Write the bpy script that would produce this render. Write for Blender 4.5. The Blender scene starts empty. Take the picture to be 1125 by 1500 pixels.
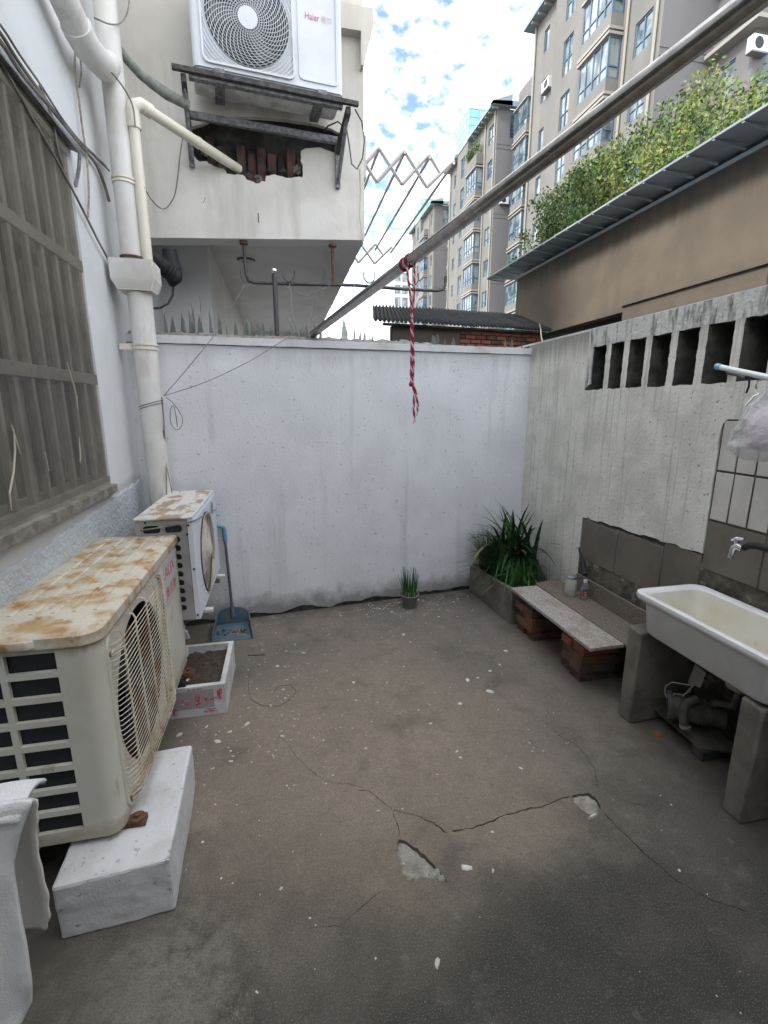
import bpy, math, random
from mathutils import Vector, Matrix, noise as mnoise
from mathutils.geometry import tessellate_polygon, delaunay_2d_cdt
R = random.Random(7)
PI = math.pi
scene = bpy.context.scene
COL = scene.collection

# ------------------------------------------------------------------ camera
EYE = 1.6
PITCH = math.atan(155 / 690.)
YAW = math.atan(150.5 / math.hypot(155, 690))
cd_ = bpy.data.cameras.new('camera')
cam = bpy.data.objects.new('camera', cd_)
COL.objects.link(cam)
cam.location = (0, 0, EYE)
cam.rotation_euler = (PI / 2 - PITCH, 0, -YAW)
cd_.sensor_fit = 'VERTICAL'
cd_.sensor_height = 36
cd_.lens = 36 * 690 / 1500.
cd_.clip_start = 0.02
cd_.clip_end = 2000
scene.camera = cam

# ------------------------------------------------------------------ world and sun
SUN_EL, SUN_AZ = math.radians(40), math.radians(250)      # azimuth from +Y clockwise: sun stands over the left-hand house
SKY = 0.095
CLOUD = 2.1
world = bpy.data.worlds.new('World')
scene.world = world
world.use_nodes = True
wn = world.node_tree
wn.nodes.clear()


def wnode(t, **kw):
    n = wn.nodes.new(t)
    for k, v in kw.items():
        setattr(n, k, v)
    return n


sky = wnode('ShaderNodeTexSky', sky_type='NISHITA', sun_disc=False)
sky.sun_elevation = SUN_EL
sky.sun_rotation = SUN_AZ
bg1 = wnode('ShaderNodeBackground')
bg1.inputs[1].default_value = SKY
wn.links.new(sky.outputs[0], bg1.inputs[0])
tc = wnode('ShaderNodeTexCoord')
sep = wnode('ShaderNodeSeparateXYZ')
wn.links.new(tc.outputs['Generated'], sep.inputs[0])
za = wnode('ShaderNodeMath', operation='ADD'); za.inputs[1].default_value = 0.22
zm = wnode('ShaderNodeMath', operation='MAXIMUM'); zm.inputs[1].default_value = 0.0
wn.links.new(sep.outputs[2], zm.inputs[0]); wn.links.new(zm.outputs[0], za.inputs[0])
dv = []
for i in (0, 1):
    d = wnode('ShaderNodeMath', operation='DIVIDE')
    wn.links.new(sep.outputs[i], d.inputs[0]); wn.links.new(za.outputs[0], d.inputs[1]); dv.append(d)
cmb = wnode('ShaderNodeCombineXYZ')
wn.links.new(dv[0].outputs[0], cmb.inputs[0]); wn.links.new(dv[1].outputs[0], cmb.inputs[1])
nz = wnode('ShaderNodeTexNoise'); nz.inputs['Scale'].default_value = 20; nz.inputs['Detail'].default_value = 12
nz.inputs['Roughness'].default_value = 0.56; nz.inputs['Distortion'].default_value = 0.1
nz2 = wnode('ShaderNodeTexNoise'); nz2.inputs['Scale'].default_value = 2.2; nz2.inputs['Detail'].default_value = 4
for n in (nz, nz2):
    wn.links.new(cmb.outputs[0], n.inputs['Vector'])
ad = wnode('ShaderNodeMath', operation='MULTIPLY_ADD'); ad.inputs[1].default_value = 0.6
wn.links.new(nz2.outputs[0], ad.inputs[0]); wn.links.new(nz.outputs[0], ad.inputs[2])
rp = wnode('ShaderNodeValToRGB')
rp.color_ramp.elements[0].position = 0.585; rp.color_ramp.elements[0].color = (0, 0, 0, 1)
rp.color_ramp.elements[1].position = 0.99; rp.color_ramp.elements[1].color = (1, 1, 1, 1)
wn.links.new(ad.outputs[0], rp.inputs[0])
# cloud brightness varies a little: grey undersides
rp2 = wnode('ShaderNodeValToRGB')
rp2.color_ramp.elements[0].position = 0.35; rp2.color_ramp.elements[0].color = (1.0, .955, .90, 1)
rp2.color_ramp.elements[1].position = 0.72; rp2.color_ramp.elements[1].color = (.76, .755, .75, 1)
nz3 = wnode('ShaderNodeTexNoise'); nz3.inputs['Scale'].default_value = 14; nz3.inputs['Detail'].default_value = 8
wn.links.new(cmb.outputs[0], nz3.inputs['Vector']); wn.links.new(nz3.outputs[0], rp2.inputs[0])
bg2 = wnode('ShaderNodeBackground'); bg2.inputs[1].default_value = CLOUD
wn.links.new(rp2.outputs[0], bg2.inputs[0])
mx = wnode('ShaderNodeMixShader')
pw_ = wnode('ShaderNodeMath', operation='POWER'); pw_.inputs[1].default_value = 2.3
wn.links.new(rp.outputs[0], pw_.inputs[0]); wn.links.new(pw_.outputs[0], mx.inputs[0]); wn.links.new(bg1.outputs[0], mx.inputs[1]); wn.links.new(bg2.outputs[0], mx.inputs[2])
wo = wnode('ShaderNodeOutputWorld')
wn.links.new(mx.outputs[0], wo.inputs[0])

sl = bpy.data.lights.new('sun', 'SUN')
sl.energy = 1.0
sl.angle = math.radians(10)
sl.color = (1, .95, .88)
so = bpy.data.objects.new('sun', sl)
COL.objects.link(so)
sd = Vector((math.sin(SUN_AZ) * math.cos(SUN_EL), math.cos(SUN_AZ) * math.cos(SUN_EL), math.sin(SUN_EL)))
so.rotation_euler = sd.to_track_quat('Z', 'Y').to_euler()
vs = scene.view_settings
vs.view_transform = 'Standard'
vs.look = 'None'
vs.exposure = 2.0
vs.gamma = 1
vs.use_curve_mapping = False
scene.render.engine = 'CYCLES'
scene.cycles.max_bounces = 8
scene.cycles.transparent_max_bounces = 12

# ------------------------------------------------------------------ measuring: photograph pixel -> point on a known plane
def ray(u, v):
    a = u - 562.5; b = 750. - v; F = 690.
    y = F * math.cos(PITCH) + b * math.sin(PITCH)
    z = b * math.cos(PITCH) - F * math.sin(PITCH)
    c, s = math.cos(-YAW), math.sin(-YAW)
    return Vector((a * c - y * s, a * s + y * c, z))


def gz(u, v, z=0.):
    r = ray(u, v); return Vector((0, 0, EYE)) + r * ((z - EYE) / r.z)


def gx(u, v, x):
    r = ray(u, v); return Vector((0, 0, EYE)) + r * (x / r.x)


def gy(u, v, y):
    r = ray(u, v); return Vector((0, 0, EYE)) + r * (y / r.y)


BK = 0.1107      # the back wall and what stands parallel to it are a little skew to the side walls
BY = 3.545


def gb(u, v, off=0.):
    r = ray(u, v); return Vector((0, 0, EYE)) + r * ((BY + off) / (r.y - BK * r.x))


# ------------------------------------------------------------------ mesh builder
class MB:
    def __init__(s):
        s.v = []; s.f = []; s.m = []; s.cur = 0

    def add(s, pts, faces):
        b = len(s.v)
        s.v += [tuple(p) for p in pts]
        for f in faces:
            s.f.append([b + i for i in f]); s.m.append(s.cur)
        return s

    def quad(s, a, b, c, d):
        return s.add([a, b, c, d], [(0, 1, 2, 3)])

    def box(s, x0, x1, y0, y1, z0, z1, T=None):
        p = [Vector((x, y, z)) for z in (z0, z1) for y in (y0, y1) for x in (x0, x1)]
        if T is not None:
            p = [T @ q for q in p]
        return s.add(p, [(0, 2, 3, 1), (4, 5, 7, 6), (0, 1, 5, 4), (2, 6, 7, 3), (0, 4, 6, 2), (1, 3, 7, 5)])

    def prism(s, poly, off, caps=True):
        n = len(poly); off = Vector(off)
        poly = [Vector(p) for p in poly]
        p = poly + [q + off for q in poly]
        fs = [(i, (i + 1) % n, n + (i + 1) % n, n + i) for i in range(n)]
        if caps:
            if n > 4:
                tr = tessellate_polygon([poly])
                fs += [tuple(t) for t in tr] + [tuple(n + i for i in t[::-1]) for t in tr]
            else:
                fs += [tuple(range(n))[::-1], tuple(range(n, 2 * n))]
        return s.add(p, fs)

    def tube(s, pts, r, n=8, caps=True):
        pts = [Vector(p) for p in pts]
        if isinstance(r, (int, float)):
            r = [r] * len(pts)
        V = []; up = None
        for i, p in enumerate(pts):
            if i == 0: t = pts[1] - p
            elif i == len(pts) - 1: t = p - pts[i - 1]
            else: t = (pts[i + 1] - p).normalized() + (p - pts[i - 1]).normalized()
            t = t.normalized() if t.length > 1e-9 else Vector((0, 0, 1))
            if up is None:
                up = Vector((0, 0, 1)) if abs(t.z) < .9 else Vector((1, 0, 0))
            a = t.cross(up)
            if a.length < 1e-6:
                a = t.orthogonal()
            a.normalize(); b = a.cross(t); up = b
            for k in range(n):
                w = 2 * PI * k / n
                V.append(p + (a * math.cos(w) + b * math.sin(w)) * r[i])
        F = []
        for i in range(len(pts) - 1):
            for k in range(n):
                k2 = (k + 1) % n
                F.append((i * n + k, i * n + k2, (i + 1) * n + k2, (i + 1) * n + k))
        if caps:
            F.append(tuple(range(n))); F.append(tuple((len(pts) - 1) * n + k for k in range(n))[::-1])
        return s.add(V, F)

    def lathe(s, prof, c, n=24, T=None):
        V = []; F = []
        c = Vector(c)
        for (r, z) in prof:
            for k in range(n):
                w = 2 * PI * k / n
                q = Vector((r * math.cos(w), r * math.sin(w), z))
                if T is not None: q = T @ q
                V.append(q + c)
        for i in range(len(prof) - 1):
            for k in range(n):
                k2 = (k + 1) % n
                F.append((i * n + k, i * n + k2, (i + 1) * n + k2, (i + 1) * n + k))
        if prof[0][0] > 1e-6: F.append(tuple(range(n))[::-1])
        if prof[-1][0] > 1e-6: F.append(tuple((len(prof) - 1) * n + k for k in range(n)))
        return s.add(V, F)

    def build(s, name, mats, parent=None, smooth=False, bevel=0, seg=2, base=None, **tags):
        if not isinstance(mats, (list, tuple)): mats = [mats]
        o = Vector((0, 0, 0))
        if parent is not None:
            q = parent
            while q is not None:
                o = o + q.location; q = q.parent
            o0 = o
        if parent is None:
            xs = [p[0] for p in s.v]; ys = [p[1] for p in s.v]; zs = [p[2] for p in s.v]
            o0 = Vector(((min(xs) + max(xs)) / 2, (min(ys) + max(ys)) / 2, min(zs))) if base is None else Vector(base)
        me = bpy.data.meshes.new(name)
        me.from_pydata([(p[0] - o0.x, p[1] - o0.y, p[2] - o0.z) for p in s.v], [], s.f)
        for m in mats: me.materials.append(m)
        if any(s.m): me.polygons.foreach_set('material_index', s.m)
        if smooth:
            me.polygons.foreach_set('use_smooth', [True] * len(me.polygons))
            me.set_sharp_from_angle(angle=math.radians(45))
        me.update()
        ob = bpy.data.objects.new(name, me)
        COL.objects.link(ob)
        if parent is None: ob.location = o0
        else: ob.parent = parent
        if bevel:
            b = ob.modifiers.new('bevel', 'BEVEL'); b.width = bevel; b.segments = seg; b.limit_method = 'ANGLE'
            b.angle_limit = math.radians(40)
            me.polygons.foreach_set('use_smooth', [True] * len(me.polygons))
            me.set_sharp_from_angle(angle=math.radians(55))
            b.harden_normals = False
        for k, v in tags.items(): ob[k] = v
        return ob


def thing(name, loc, label, cat, group=None):
    o = bpy.data.objects.new(name, None)
    o.empty_display_size = .1
    COL.objects.link(o); o.location = loc
    o['label'] = label; o['category'] = cat
    if group: o['group'] = group
    return o


def tag(o, label, cat, group=None):
    o['label'] = label; o['category'] = cat
    if group: o['group'] = group
    return o


def clone(o, parent, delta=(0, 0, 0)):
    c = o.copy(); COL.objects.link(c); c.parent = parent
    c.location = o.location + Vector(delta)
    return c


def arc(c, r, a0, a1, n, ax=(1, 0, 0), ay=(0, 1, 0)):
    c = Vector(c); ax = Vector(ax); ay = Vector(ay)
    return [c + ax * r * math.cos(a0 + (a1 - a0) * i / n) + ay * r * math.sin(a0 + (a1 - a0) * i / n) for i in range(n + 1)]


def rrect(x0, x1, y0, y1, r, n=5):
    out = []
    for cx, cy, a in ((x1 - r, y1 - r, 0), (x0 + r, y1 - r, 90), (x0 + r, y0 + r, 180), (x1 - r, y0 + r, 270)):
        for i in range(n + 1):
            w = math.radians(a + 90 * i / n)
            out.append((cx + r * math.cos(w), cy + r * math.sin(w)))
    return out


def grid_face(mb, holes, s0, s1, z0, z1, fn, depth, reveal_only=False):
    """sheet from s0..s1, z0..z1 with rectangular openings; fn(s,z,d) -> point, d into the wall; openings get reveals"""
    S = sorted(set([s0, s1] + [h[0] for h in holes] + [h[1] for h in holes]))
    Z = sorted(set([z0, z1] + [h[2] for h in holes] + [h[3] for h in holes]))
    S = [a for a in S if s0 <= a <= s1]; Z = [a for a in Z if z0 <= a <= z1]
    for i in range(len(S) - 1):
        for j in range(len(Z) - 1):
            cs = (S[i] + S[i + 1]) / 2; cz = (Z[j] + Z[j + 1]) / 2
            if any(h[0] < cs < h[1] and h[2] < cz < h[3] for h in holes): continue
            mb.quad(fn(S[i], Z[j], 0), fn(S[i + 1], Z[j], 0), fn(S[i + 1], Z[j + 1], 0), fn(S[i], Z[j + 1], 0))
    for a, b, c, d in holes:
        mb.quad(fn(a, c, 0), fn(a, d, 0), fn(a, d, depth), fn(a, c, depth))
        mb.quad(fn(b, c, 0), fn(b, d, 0), fn(b, d, depth), fn(b, c, depth))
        mb.quad(fn(a, c, 0), fn(b, c, 0), fn(b, c, depth), fn(a, c, depth))
        mb.quad(fn(a, d, 0), fn(b, d, 0), fn(b, d, depth), fn(a, d, depth))


# ------------------------------------------------------------------ materials
def mat(name, col, col2=None, scale=4., det=8., lo=.42, hi=.6, rough=.8, bump=0., bscale=60., bdist=.01, metal=0.,
        stretch=(1, 1, 1), col3=None, scale3=1.2, lo3=.5, hi3=.7, stretch3=(1, 1, 1), pits=0., trans=0., alpha=1., spec=.5, ior=None, coat=0., bump2=0., bscale2=8., zdirt=()):
    m = bpy.data.materials.new(name); m.use_nodes = True
    nt = m.node_tree; L = nt.links
    b = nt.nodes['Principled BSDF']
    b.inputs['Roughness'].default_value = rough
    b.inputs['Metallic'].default_value = metal
    b.inputs['Specular IOR Level'].default_value = spec
    b.inputs['Transmission Weight'].default_value = trans
    b.inputs['Alpha'].default_value = alpha
    b.inputs['Coat Weight'].default_value = coat
    if ior: b.inputs['IOR'].default_value = ior
    b.inputs['Base Color'].default_value = (*col, 1)
    g = nt.nodes.new('ShaderNodeNewGeometry')

    def noise(sc, dt, st, rg=.6):
        mp = nt.nodes.new('ShaderNodeMapping'); mp.inputs['Scale'].default_value = st
        L.new(g.outputs['Position'], mp.inputs[0])
        n = nt.nodes.new('ShaderNodeTexNoise'); n.inputs['Scale'].default_value = sc; n.inputs['Detail'].default_value = dt
        n.inputs['Roughness'].default_value = rg
        L.new(mp.outputs[0], n.inputs['Vector'])
        return n

    def ramp(src, a, c):
        r = nt.nodes.new('ShaderNodeMapRange'); r.inputs['From Min'].default_value = a; r.inputs['From Max'].default_value = c
        L.new(src, r.inputs[0]); return r.outputs[0]

    def mix(f, a, c, mode='MIX'):
        x = nt.nodes.new('ShaderNodeMix'); x.data_type = 'RGBA'; x.blend_type = mode
        if isinstance(f, float): x.inputs[0].default_value = f
        else: L.new(f, x.inputs[0])
        for i, q in ((6, a), (7, c)):
            if isinstance(q, tuple): x.inputs[i].default_value = (*q, 1)
            else: L.new(q, x.inputs[i])
        return x.outputs[2]
    m['_'] = 0
    cur = tuple(col)
    if col2:
        cur = mix(ramp(noise(scale, det, stretch).outputs[0], lo, hi), tuple(col), tuple(col2))
    if col3:
        cur = mix(ramp(noise(scale3, det, stretch3).outputs[0], lo3, hi3), cur, tuple(col3))
    for (za, zb, dc, ds, dsc, dst) in zdirt:      # grime that fades from height za (full) to zb (none)
        sp_z = nt.nodes.new('ShaderNodeSeparateXYZ'); L.new(g.outputs['Position'], sp_z.inputs[0])
        zr = ramp(sp_z.outputs[2], zb, za)
        nn = noise(dsc, 8, dst, .68).outputs[0]
        ml = nt.nodes.new('ShaderNodeMath'); ml.operation = 'ADD'; L.new(zr, ml.inputs[0]); L.new(nn, ml.inputs[1])
        rr_ = nt.nodes.new('ShaderNodeMapRange'); rr_.inputs['From Min'].default_value = .95; rr_.inputs['From Max'].default_value = 1.35
        rr_.inputs['To Max'].default_value = ds
        L.new(ml.outputs[0], rr_.inputs[0])
        cur = mix(rr_.outputs[0], cur, tuple(dc))
    h = None
    if pits:
        vo = nt.nodes.new('ShaderNodeTexNoise'); vo.inputs['Scale'].default_value = 38; vo.inputs['Detail'].default_value = 3
        L.new(g.outputs['Position'], vo.inputs['Vector'])
        pm = ramp(vo.outputs[0], .655, .70)
        cur = mix(pm, cur, tuple(c * (1 - pits) for c in col))
    if not isinstance(cur, tuple):
        L.new(cur, b.inputs['Base Color'])
    if bump:
        n = noise(bscale, 6, (1, 1, 1), .65)
        hs = n.outputs[0]
        if bump2:
            n2 = noise(bscale2, 3, (1, 1, 1))
            ma = nt.nodes.new('ShaderNodeMath'); ma.operation = 'MULTIPLY_ADD'; ma.inputs[1].default_value = bump2
            L.new(n2.outputs[0], ma.inputs[0]); L.new(hs, ma.inputs[2]); hs = ma.outputs[0]
        if pits:
            ma = nt.nodes.new('ShaderNodeMath'); ma.operation = 'MULTIPLY_ADD'; ma.inputs[1].default_value = -.8
            L.new(pm, ma.inputs[0]); L.new(hs, ma.inputs[2]); hs = ma.outputs[0]
        bp = nt.nodes.new('ShaderNodeBump'); bp.inputs['Strength'].default_value = bump; bp.inputs['Distance'].default_value = bdist
        L.new(hs, bp.inputs['Height']); L.new(bp.outputs[0], b.inputs['Normal'])
    m['nt'] = 1
    return m


Mt = {}
# plasters
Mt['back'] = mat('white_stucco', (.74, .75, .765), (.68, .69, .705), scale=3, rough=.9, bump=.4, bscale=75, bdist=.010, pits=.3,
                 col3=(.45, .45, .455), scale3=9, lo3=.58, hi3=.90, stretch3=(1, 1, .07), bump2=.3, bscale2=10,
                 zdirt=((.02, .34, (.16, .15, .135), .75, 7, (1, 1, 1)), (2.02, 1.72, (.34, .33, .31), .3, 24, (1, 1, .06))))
Mt['cap'] = mat('cap_mortar', (.62, .63, .63), (.45, .44, .42), scale=6, lo=.5, hi=.7, rough=.9, bump=.3, bscale=50)
Mt['left'] = mat('painted_plaster', (.67, .69, .695), (.61, .625, .62), scale=2, rough=.75, bump=.25, bscale=30, bdist=.01, bump2=1.2, bscale2=7,
                 col3=(.42, .41, .37), scale3=1.5, lo3=.62, hi3=.85, stretch3=(1, 1, .3), zdirt=((1.12, 1.22, (.30, .29, .26), .5, 9, (1, 1, 1)),))
Mt['right'] = mat('stained_plaster', (.72, .71, .645), (.60, .59, .535), scale=5, rough=.9, bump=.5, bscale=55, bdist=.014, pits=.5, bump2=.7, bscale2=11,
                  col3=(.24, .235, .21), scale3=48, lo3=.55, hi3=.80, stretch3=(1, 1, .022),
                  zdirt=((.02, .5, (.14, .135, .115), .7, 8, (1, 1, 1)), (2.1, 1.75, (.17, .165, .15), .7, 30, (1, 1, .07))))
Mt['rightband'] = mat('mossy_plaster', (.58, .575, .54), (.15, .15, .14), scale=30, lo=.49, hi=.66, rough=.9, bump=.6, bscale=42, bdist=.02, stretch=(1, 1, .2), bump2=1, bscale2=14)
Mt['concrete'] = mat('old_concrete', (.20, .185, .15), (.12, .11, .09), scale=6, rough=.92, bump=.5, bscale=70, bdist=.01)
Mt['darkconc'] = mat('dark_concrete', (.07, .068, .06), (.03, .03, .03), scale=9, rough=.95, bump=.5, bscale=40)
Mt['balcony'] = mat('balcony_plaster', (.70, .67, .61), (.61, .58, .52), scale=2.5, rough=.8, bump=.2, bscale=30, bump2=1, bscale2=5,
                    col3=(.44, .40, .33), scale3=2.6, lo3=.52, hi3=.78, stretch3=(1.5, 1, .22), zdirt=((3.9, 3.0, (.35, .32, .27), .5, 14, (1, 1, .1)),))
Mt['soffit'] = mat('soffit_plaster', (.78, .77, .76), (.70, .69, .68), scale=2, rough=.85, bump=.2, bscale=30)
Mt['slatside'] = mat('dark_slat_side', (.10, .095, .08), (.05, .048, .042), scale=12, rough=.95, bump=.5, bscale=40)  # slat sides, coloured much darker than the plaster fronts
Mt['brown'] = mat('brown_render', (.165, .137, .105), (.132, .11, .086), scale=2.2, rough=.9, bump=.35, bscale=60, bdist=.01,
                  col3=(.085, .072, .06), scale3=2.4, lo3=.55, hi3=.85, stretch3=(1, 1, .25), zdirt=((3.22, 2.7, (.06, .052, .045), .75, 7, (1, 1, .12)),))
Mt['metalroof'] = mat('slate_blue_sheet', (.36, .42, .46), (.29, .34, .38), scale=3, rough=.6, metal=.0, bump=.1, bscale=20)
Mt['metaledge'] = mat('pale_sheet_edge', (.45, .5, .53), rough=.5, metal=.2)
Mt['pvc'] = mat('white_pvc', (.68, .67, .65), (.60, .58, .53), scale=3, rough=.45, bump=.05, bscale=20, col3=(.42, .32, .24), scale3=5, lo3=.56, hi3=.76, stretch3=(1, 1, .25))
Mt['pvc2'] = mat('cream_pvc', (.70, .66, .55), (.60, .54, .42), scale=4, lo=.5, hi=.75, rough=.4)
Mt['cable'] = mat('grey_cable', (.24, .225, .20), (.12, .11, .10), scale=10, rough=.7)
Mt['hose'] = mat('taped_hose', (.22, .23, .20), (.15, .155, .135), scale=22, rough=.7, bump=.5, bscale=40)
Mt['black'] = mat('black_foam', (.012, .012, .014), rough=.7, bump=.3, bscale=90)
Mt['blackmetal'] = mat('sooty_steel', (.035, .035, .035), (.09, .085, .08), scale=30, lo=.45, hi=.62, rough=.8, bump=.4, bscale=90)
Mt['greysteel'] = mat('weathered_zinc', (.26, .26, .27), (.13, .13, .14), scale=45, rough=.65, metal=.3, bump=.3, bscale=120)
Mt['rust'] = mat('rusty_steel', (.09, .045, .025), (.16, .08, .045), scale=25, rough=.9, bump=.5, bscale=90)
Mt['rail'] = mat('dark_rail', (.10, .085, .08), (.05, .045, .045), scale=15, rough=.5, metal=.5)
Mt['steel'] = mat('stainless_steel', (.40, .38, .36), (.30, .285, .27), scale=30, rough=.24, metal=1., stretch=(1, 1, 1), bump=.02, bscale=40)
Mt['chrome'] = mat('chrome', (.75, .75, .75), rough=.15, metal=1.)
Mt['hook'] = mat('hook_steel', (.075, .07, .075), rough=.5, metal=.2)
Mt['alu'] = mat('aluminium_lattice', (.52, .49, .47), rough=.6)
Mt['acwhite'] = mat('ac_white', (.62, .64, .67), (.56, .57, .58), scale=3, rough=.4, bump=.02)
Mt['accream'] = mat('ac_cream', (.62, .61, .53), (.55, .53, .44), scale=3, rough=.4, col3=(.30, .19, .10), scale3=9, lo3=.62, hi3=.74, stretch3=(1, 1, .3), zdirt=((.93, .84, (.33, .20, .09), .8, 22, (1, 1, .15)), (.23, .34, (.25, .20, .13), .6, 12, (1, 1, 1))))
Mt['acgrey'] = mat('ac_grey_side', (.33, .33, .32), (.26, .25, .24), scale=6, rough=.5, col3=(.16, .12, .09), scale3=9, lo3=.65, hi3=.8)
Mt['rusttop'] = mat('rust_stained_lid', (.56, .52, .42), (.42, .29, .15), scale=8.5, det=14, lo=.46, hi=.60, rough=.6, bump=.5, bscale=45, bdist=.004,
                    col3=(.33, .165, .06), scale3=17, lo3=.56, hi3=.68)
Mt['rusttop2'] = mat('rust_flaked_lid', (.62, .60, .56), (.36, .26, .17), scale=14, det=10, lo=.50, hi=.58, rough=.65, bump=.4, bscale=50, stretch=(1, .5, 1))
Mt['rustwire'] = mat('rusting_wire', (.58, .54, .42), (.36, .20, .10), scale=7, lo=.50, hi=.66, rough=.55)
Mt['rustmesh'] = mat('rusty_wire', (.46, .44, .38), (.26, .16, .09), scale=9, lo=.5, hi=.66, rough=.7)
Mt['dark'] = mat('dark_inside', (.012, .013, .016), (.02, .022, .026), scale=12, rough=.6)
Mt['fin'] = mat('fin_black', (.02, .022, .026), rough=.45, metal=.4)
Mt['foam'] = mat('white_foam', (.63, .635, .645), (.50, .49, .46), scale=6, lo=.46, hi=.68, rough=.9, bump=.45, bscale=110, bdist=.005, col3=(.42, .35, .24), scale3=5, lo3=.58, hi3=.74, pits=.35)
Mt['soil'] = mat('soil', (.06, .045, .032), (.10, .08, .06), scale=40, rough=1., bump=1., bscale=60, bdist=.02)
Mt['bluepl'] = mat('blue_plastic', (.10, .27, .42), (.15, .30, .40), scale=12, rough=.4)
Mt['dustblue'] = mat('dusty_blue_plastic', (.075, .14, .19), (.17, .17, .155), scale=14, lo=.45, hi=.62, rough=.6)
Mt['polegrey'] = mat('grey_pole', (.14, .14, .18), rough=.4, metal=.3)
Mt['pot'] = mat('grey_brown_pot', (.13, .12, .10), (.20, .19, .17), scale=30, lo=.55, hi=.65, rough=.8)
Mt['leafd'] = mat('dark_leaf', (.016, .048, .017), (.035, .085, .026), scale=12, rough=.45, spec=.3)
Mt['leafy'] = mat('yellowed_leaf', (.22, .19, .06), (.14, .13, .05), scale=12, rough=.7)
Mt['leafg'] = mat('green_chive', (.045, .13, .025), (.025, .085, .02), scale=20, rough=.5, spec=.3)
Mt['granite'] = mat('speckled_granite', (.46, .43, .39), (.20, .18, .155), scale=160, det=3, lo=.46, hi=.56, rough=.75, col3=(.22, .17, .12), scale3=4, lo3=.5, hi3=.75)
Mt['granite2'] = mat('brown_granite', (.23, .19, .15), (.09, .075, .06), scale=170, det=3, lo=.44, hi=.56, rough=.8, col3=(.14, .12, .09), scale3=5, lo3=.5, hi3=.75)
Mt['brick'] = mat('red_brick', (.19, .088, .058), (.12, .068, .052), scale=9, rough=.95, bump=.6, bscale=70, bdist=.008, col3=(.085, .072, .06), scale3=9, lo3=.44, hi3=.60)
Mt['brick2'] = mat('shed_brick', (.34, .13, .08), (.24, .10, .07), scale=6, rough=.95, bump=.5, bscale=60)
Mt['brickdark'] = mat('dark_brick', (.12, .06, .048), (.04, .035, .033), scale=9, rough=.95, bump=.6, bscale=60)  # darker brick for the wall hole and the lowest bench row
Mt['tilebrown'] = mat('grey_brown_tile', (.155, .14, .11), (.125, .112, .09), scale=5, rough=.55, bump=.1, bscale=25, pits=.0)
Mt['tilewhite'] = mat('white_tile', (.56, .54, .49), (.48, .465, .42), scale=6, rough=.3)
Mt['grout'] = mat('dark_grout', (.07, .055, .04), (.11, .095, .08), scale=20, rough=.95)
Mt['ceramic'] = mat('white_ceramic', (.74, .74, .74), (.66, .655, .64), scale=3, rough=.22, spec=.5)
Mt['ceramicin'] = mat('stained_ceramic', (.70, .68, .61), (.64, .58, .43), scale=5, lo=.45, hi=.70, rough=.3, col3=(.42, .27, .12), scale3=7, lo3=.63, hi3=.8)
Mt['glass'] = mat('clear_glass', (.75, .82, .80), rough=.08, trans=.85, ior=1.4, alpha=.75)
Mt['shard'] = mat('broken_glass', (.20, .225, .20), rough=.15, trans=.4, ior=1.45, alpha=.85)
Mt['water'] = mat('cloudy_water', (.55, .55, .48), rough=.3, alpha=.7)
Mt['redlabel'] = mat('red_label', (.55, .03, .03), (.6, .55, .5), scale=60, lo=.55, hi=.6, rough=.5)
Mt['redink'] = mat('red_print', (.62, .03, .09), rough=.5)
Mt['tapeprint'] = mat('red_tape_print', (.55, .06, .12), (.62, .55, .56), scale=60, lo=.50, hi=.56, rough=.4)
Mt['tape'] = mat('packing_tape', (.50, .49, .48), rough=.3, alpha=.55)
Mt['sticker'] = mat('sticker_silver', (.50, .50, .48), rough=.5)
Mt['blueprint'] = mat('blue_badge', (.08, .22, .45), rough=.4)
Mt['ropered'] = mat('red_rope', (.38, .02, .06), (.30, .03, .08), scale=40, rough=.9)
Mt['ropewhite'] = mat('white_rope', (.62, .52, .52), rough=.9)
Mt['bag'] = mat('thin_plastic_bag', (.80, .79, .82), rough=.2, trans=.2, alpha=.42, bump=1., bscale=22, bdist=.04, spec=.8)
Mt['towel'] = mat('white_terry', (.82, .83, .82), (.78, .79, .78), scale=60, rough=1., bump=.8, bscale=320, bdist=.006, spec=.1)
Mt['towelhem'] = mat('towel_hem', (.60, .58, .54), rough=.9, bump=.2, bscale=100)
Mt['film'] = mat('dusty_film', (.19, .172, .13), (.11, .10, .078), scale=2.5, rough=.3, alpha=.45, bump=.5, bscale=4, bdist=.03, spec=.5)
Mt['bars'] = mat('grey_beige_bar', (.30, .285, .235), (.22, .21, .175), scale=8, rough=.6)
Mt['winglass'] = mat('dark_window_glass', (.05, .065, .055), (.02, .022, .02), scale=1.2, rough=.12, spec=.6)
Mt['curtain'] = mat('dim_room', (.045, .045, .038), (.02, .02, .018), scale=1.5, rough=.9)
Mt['corr'] = mat('dark_fibre_cement', (.030, .030, .029), (.016, .016, .016), scale=7, rough=.9, bump=.4, bscale=50)
Mt['shedwall'] = mat('shed_render', (.13, .105, .09), (.10, .085, .075), scale=3, rough=.9, bump=.3, bscale=40)
Mt['pump'] = mat('pump_iron', (.045, .043, .04), (.09, .085, .075), scale=14, rough=.7, bump=.3, bscale=50)
Mt['board'] = mat('dirty_board', (.12, .11, .08), (.06, .055, .045), scale=9, rough=.9)
Mt['wire'] = mat('pale_wire', (.30, .33, .34), rough=.5)
Mt['flake'] = mat('paint_flake', (.60, .60, .58), (.45, .44, .41), scale=20, rough=.9)
Mt['holefill'] = mat('exposed_sandy_concrete', (.42, .40, .345), (.27, .255, .215), scale=18, rough=1., bump=1., bscale=55, bdist=.02, col3=(.48, .46, .42), scale3=9, lo3=.58, hi3=.66)
Mt['chip'] = mat('orange_brick_chip', (.30, .11, .04), (.2, .08, .04), scale=40, rough=.9)
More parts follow.
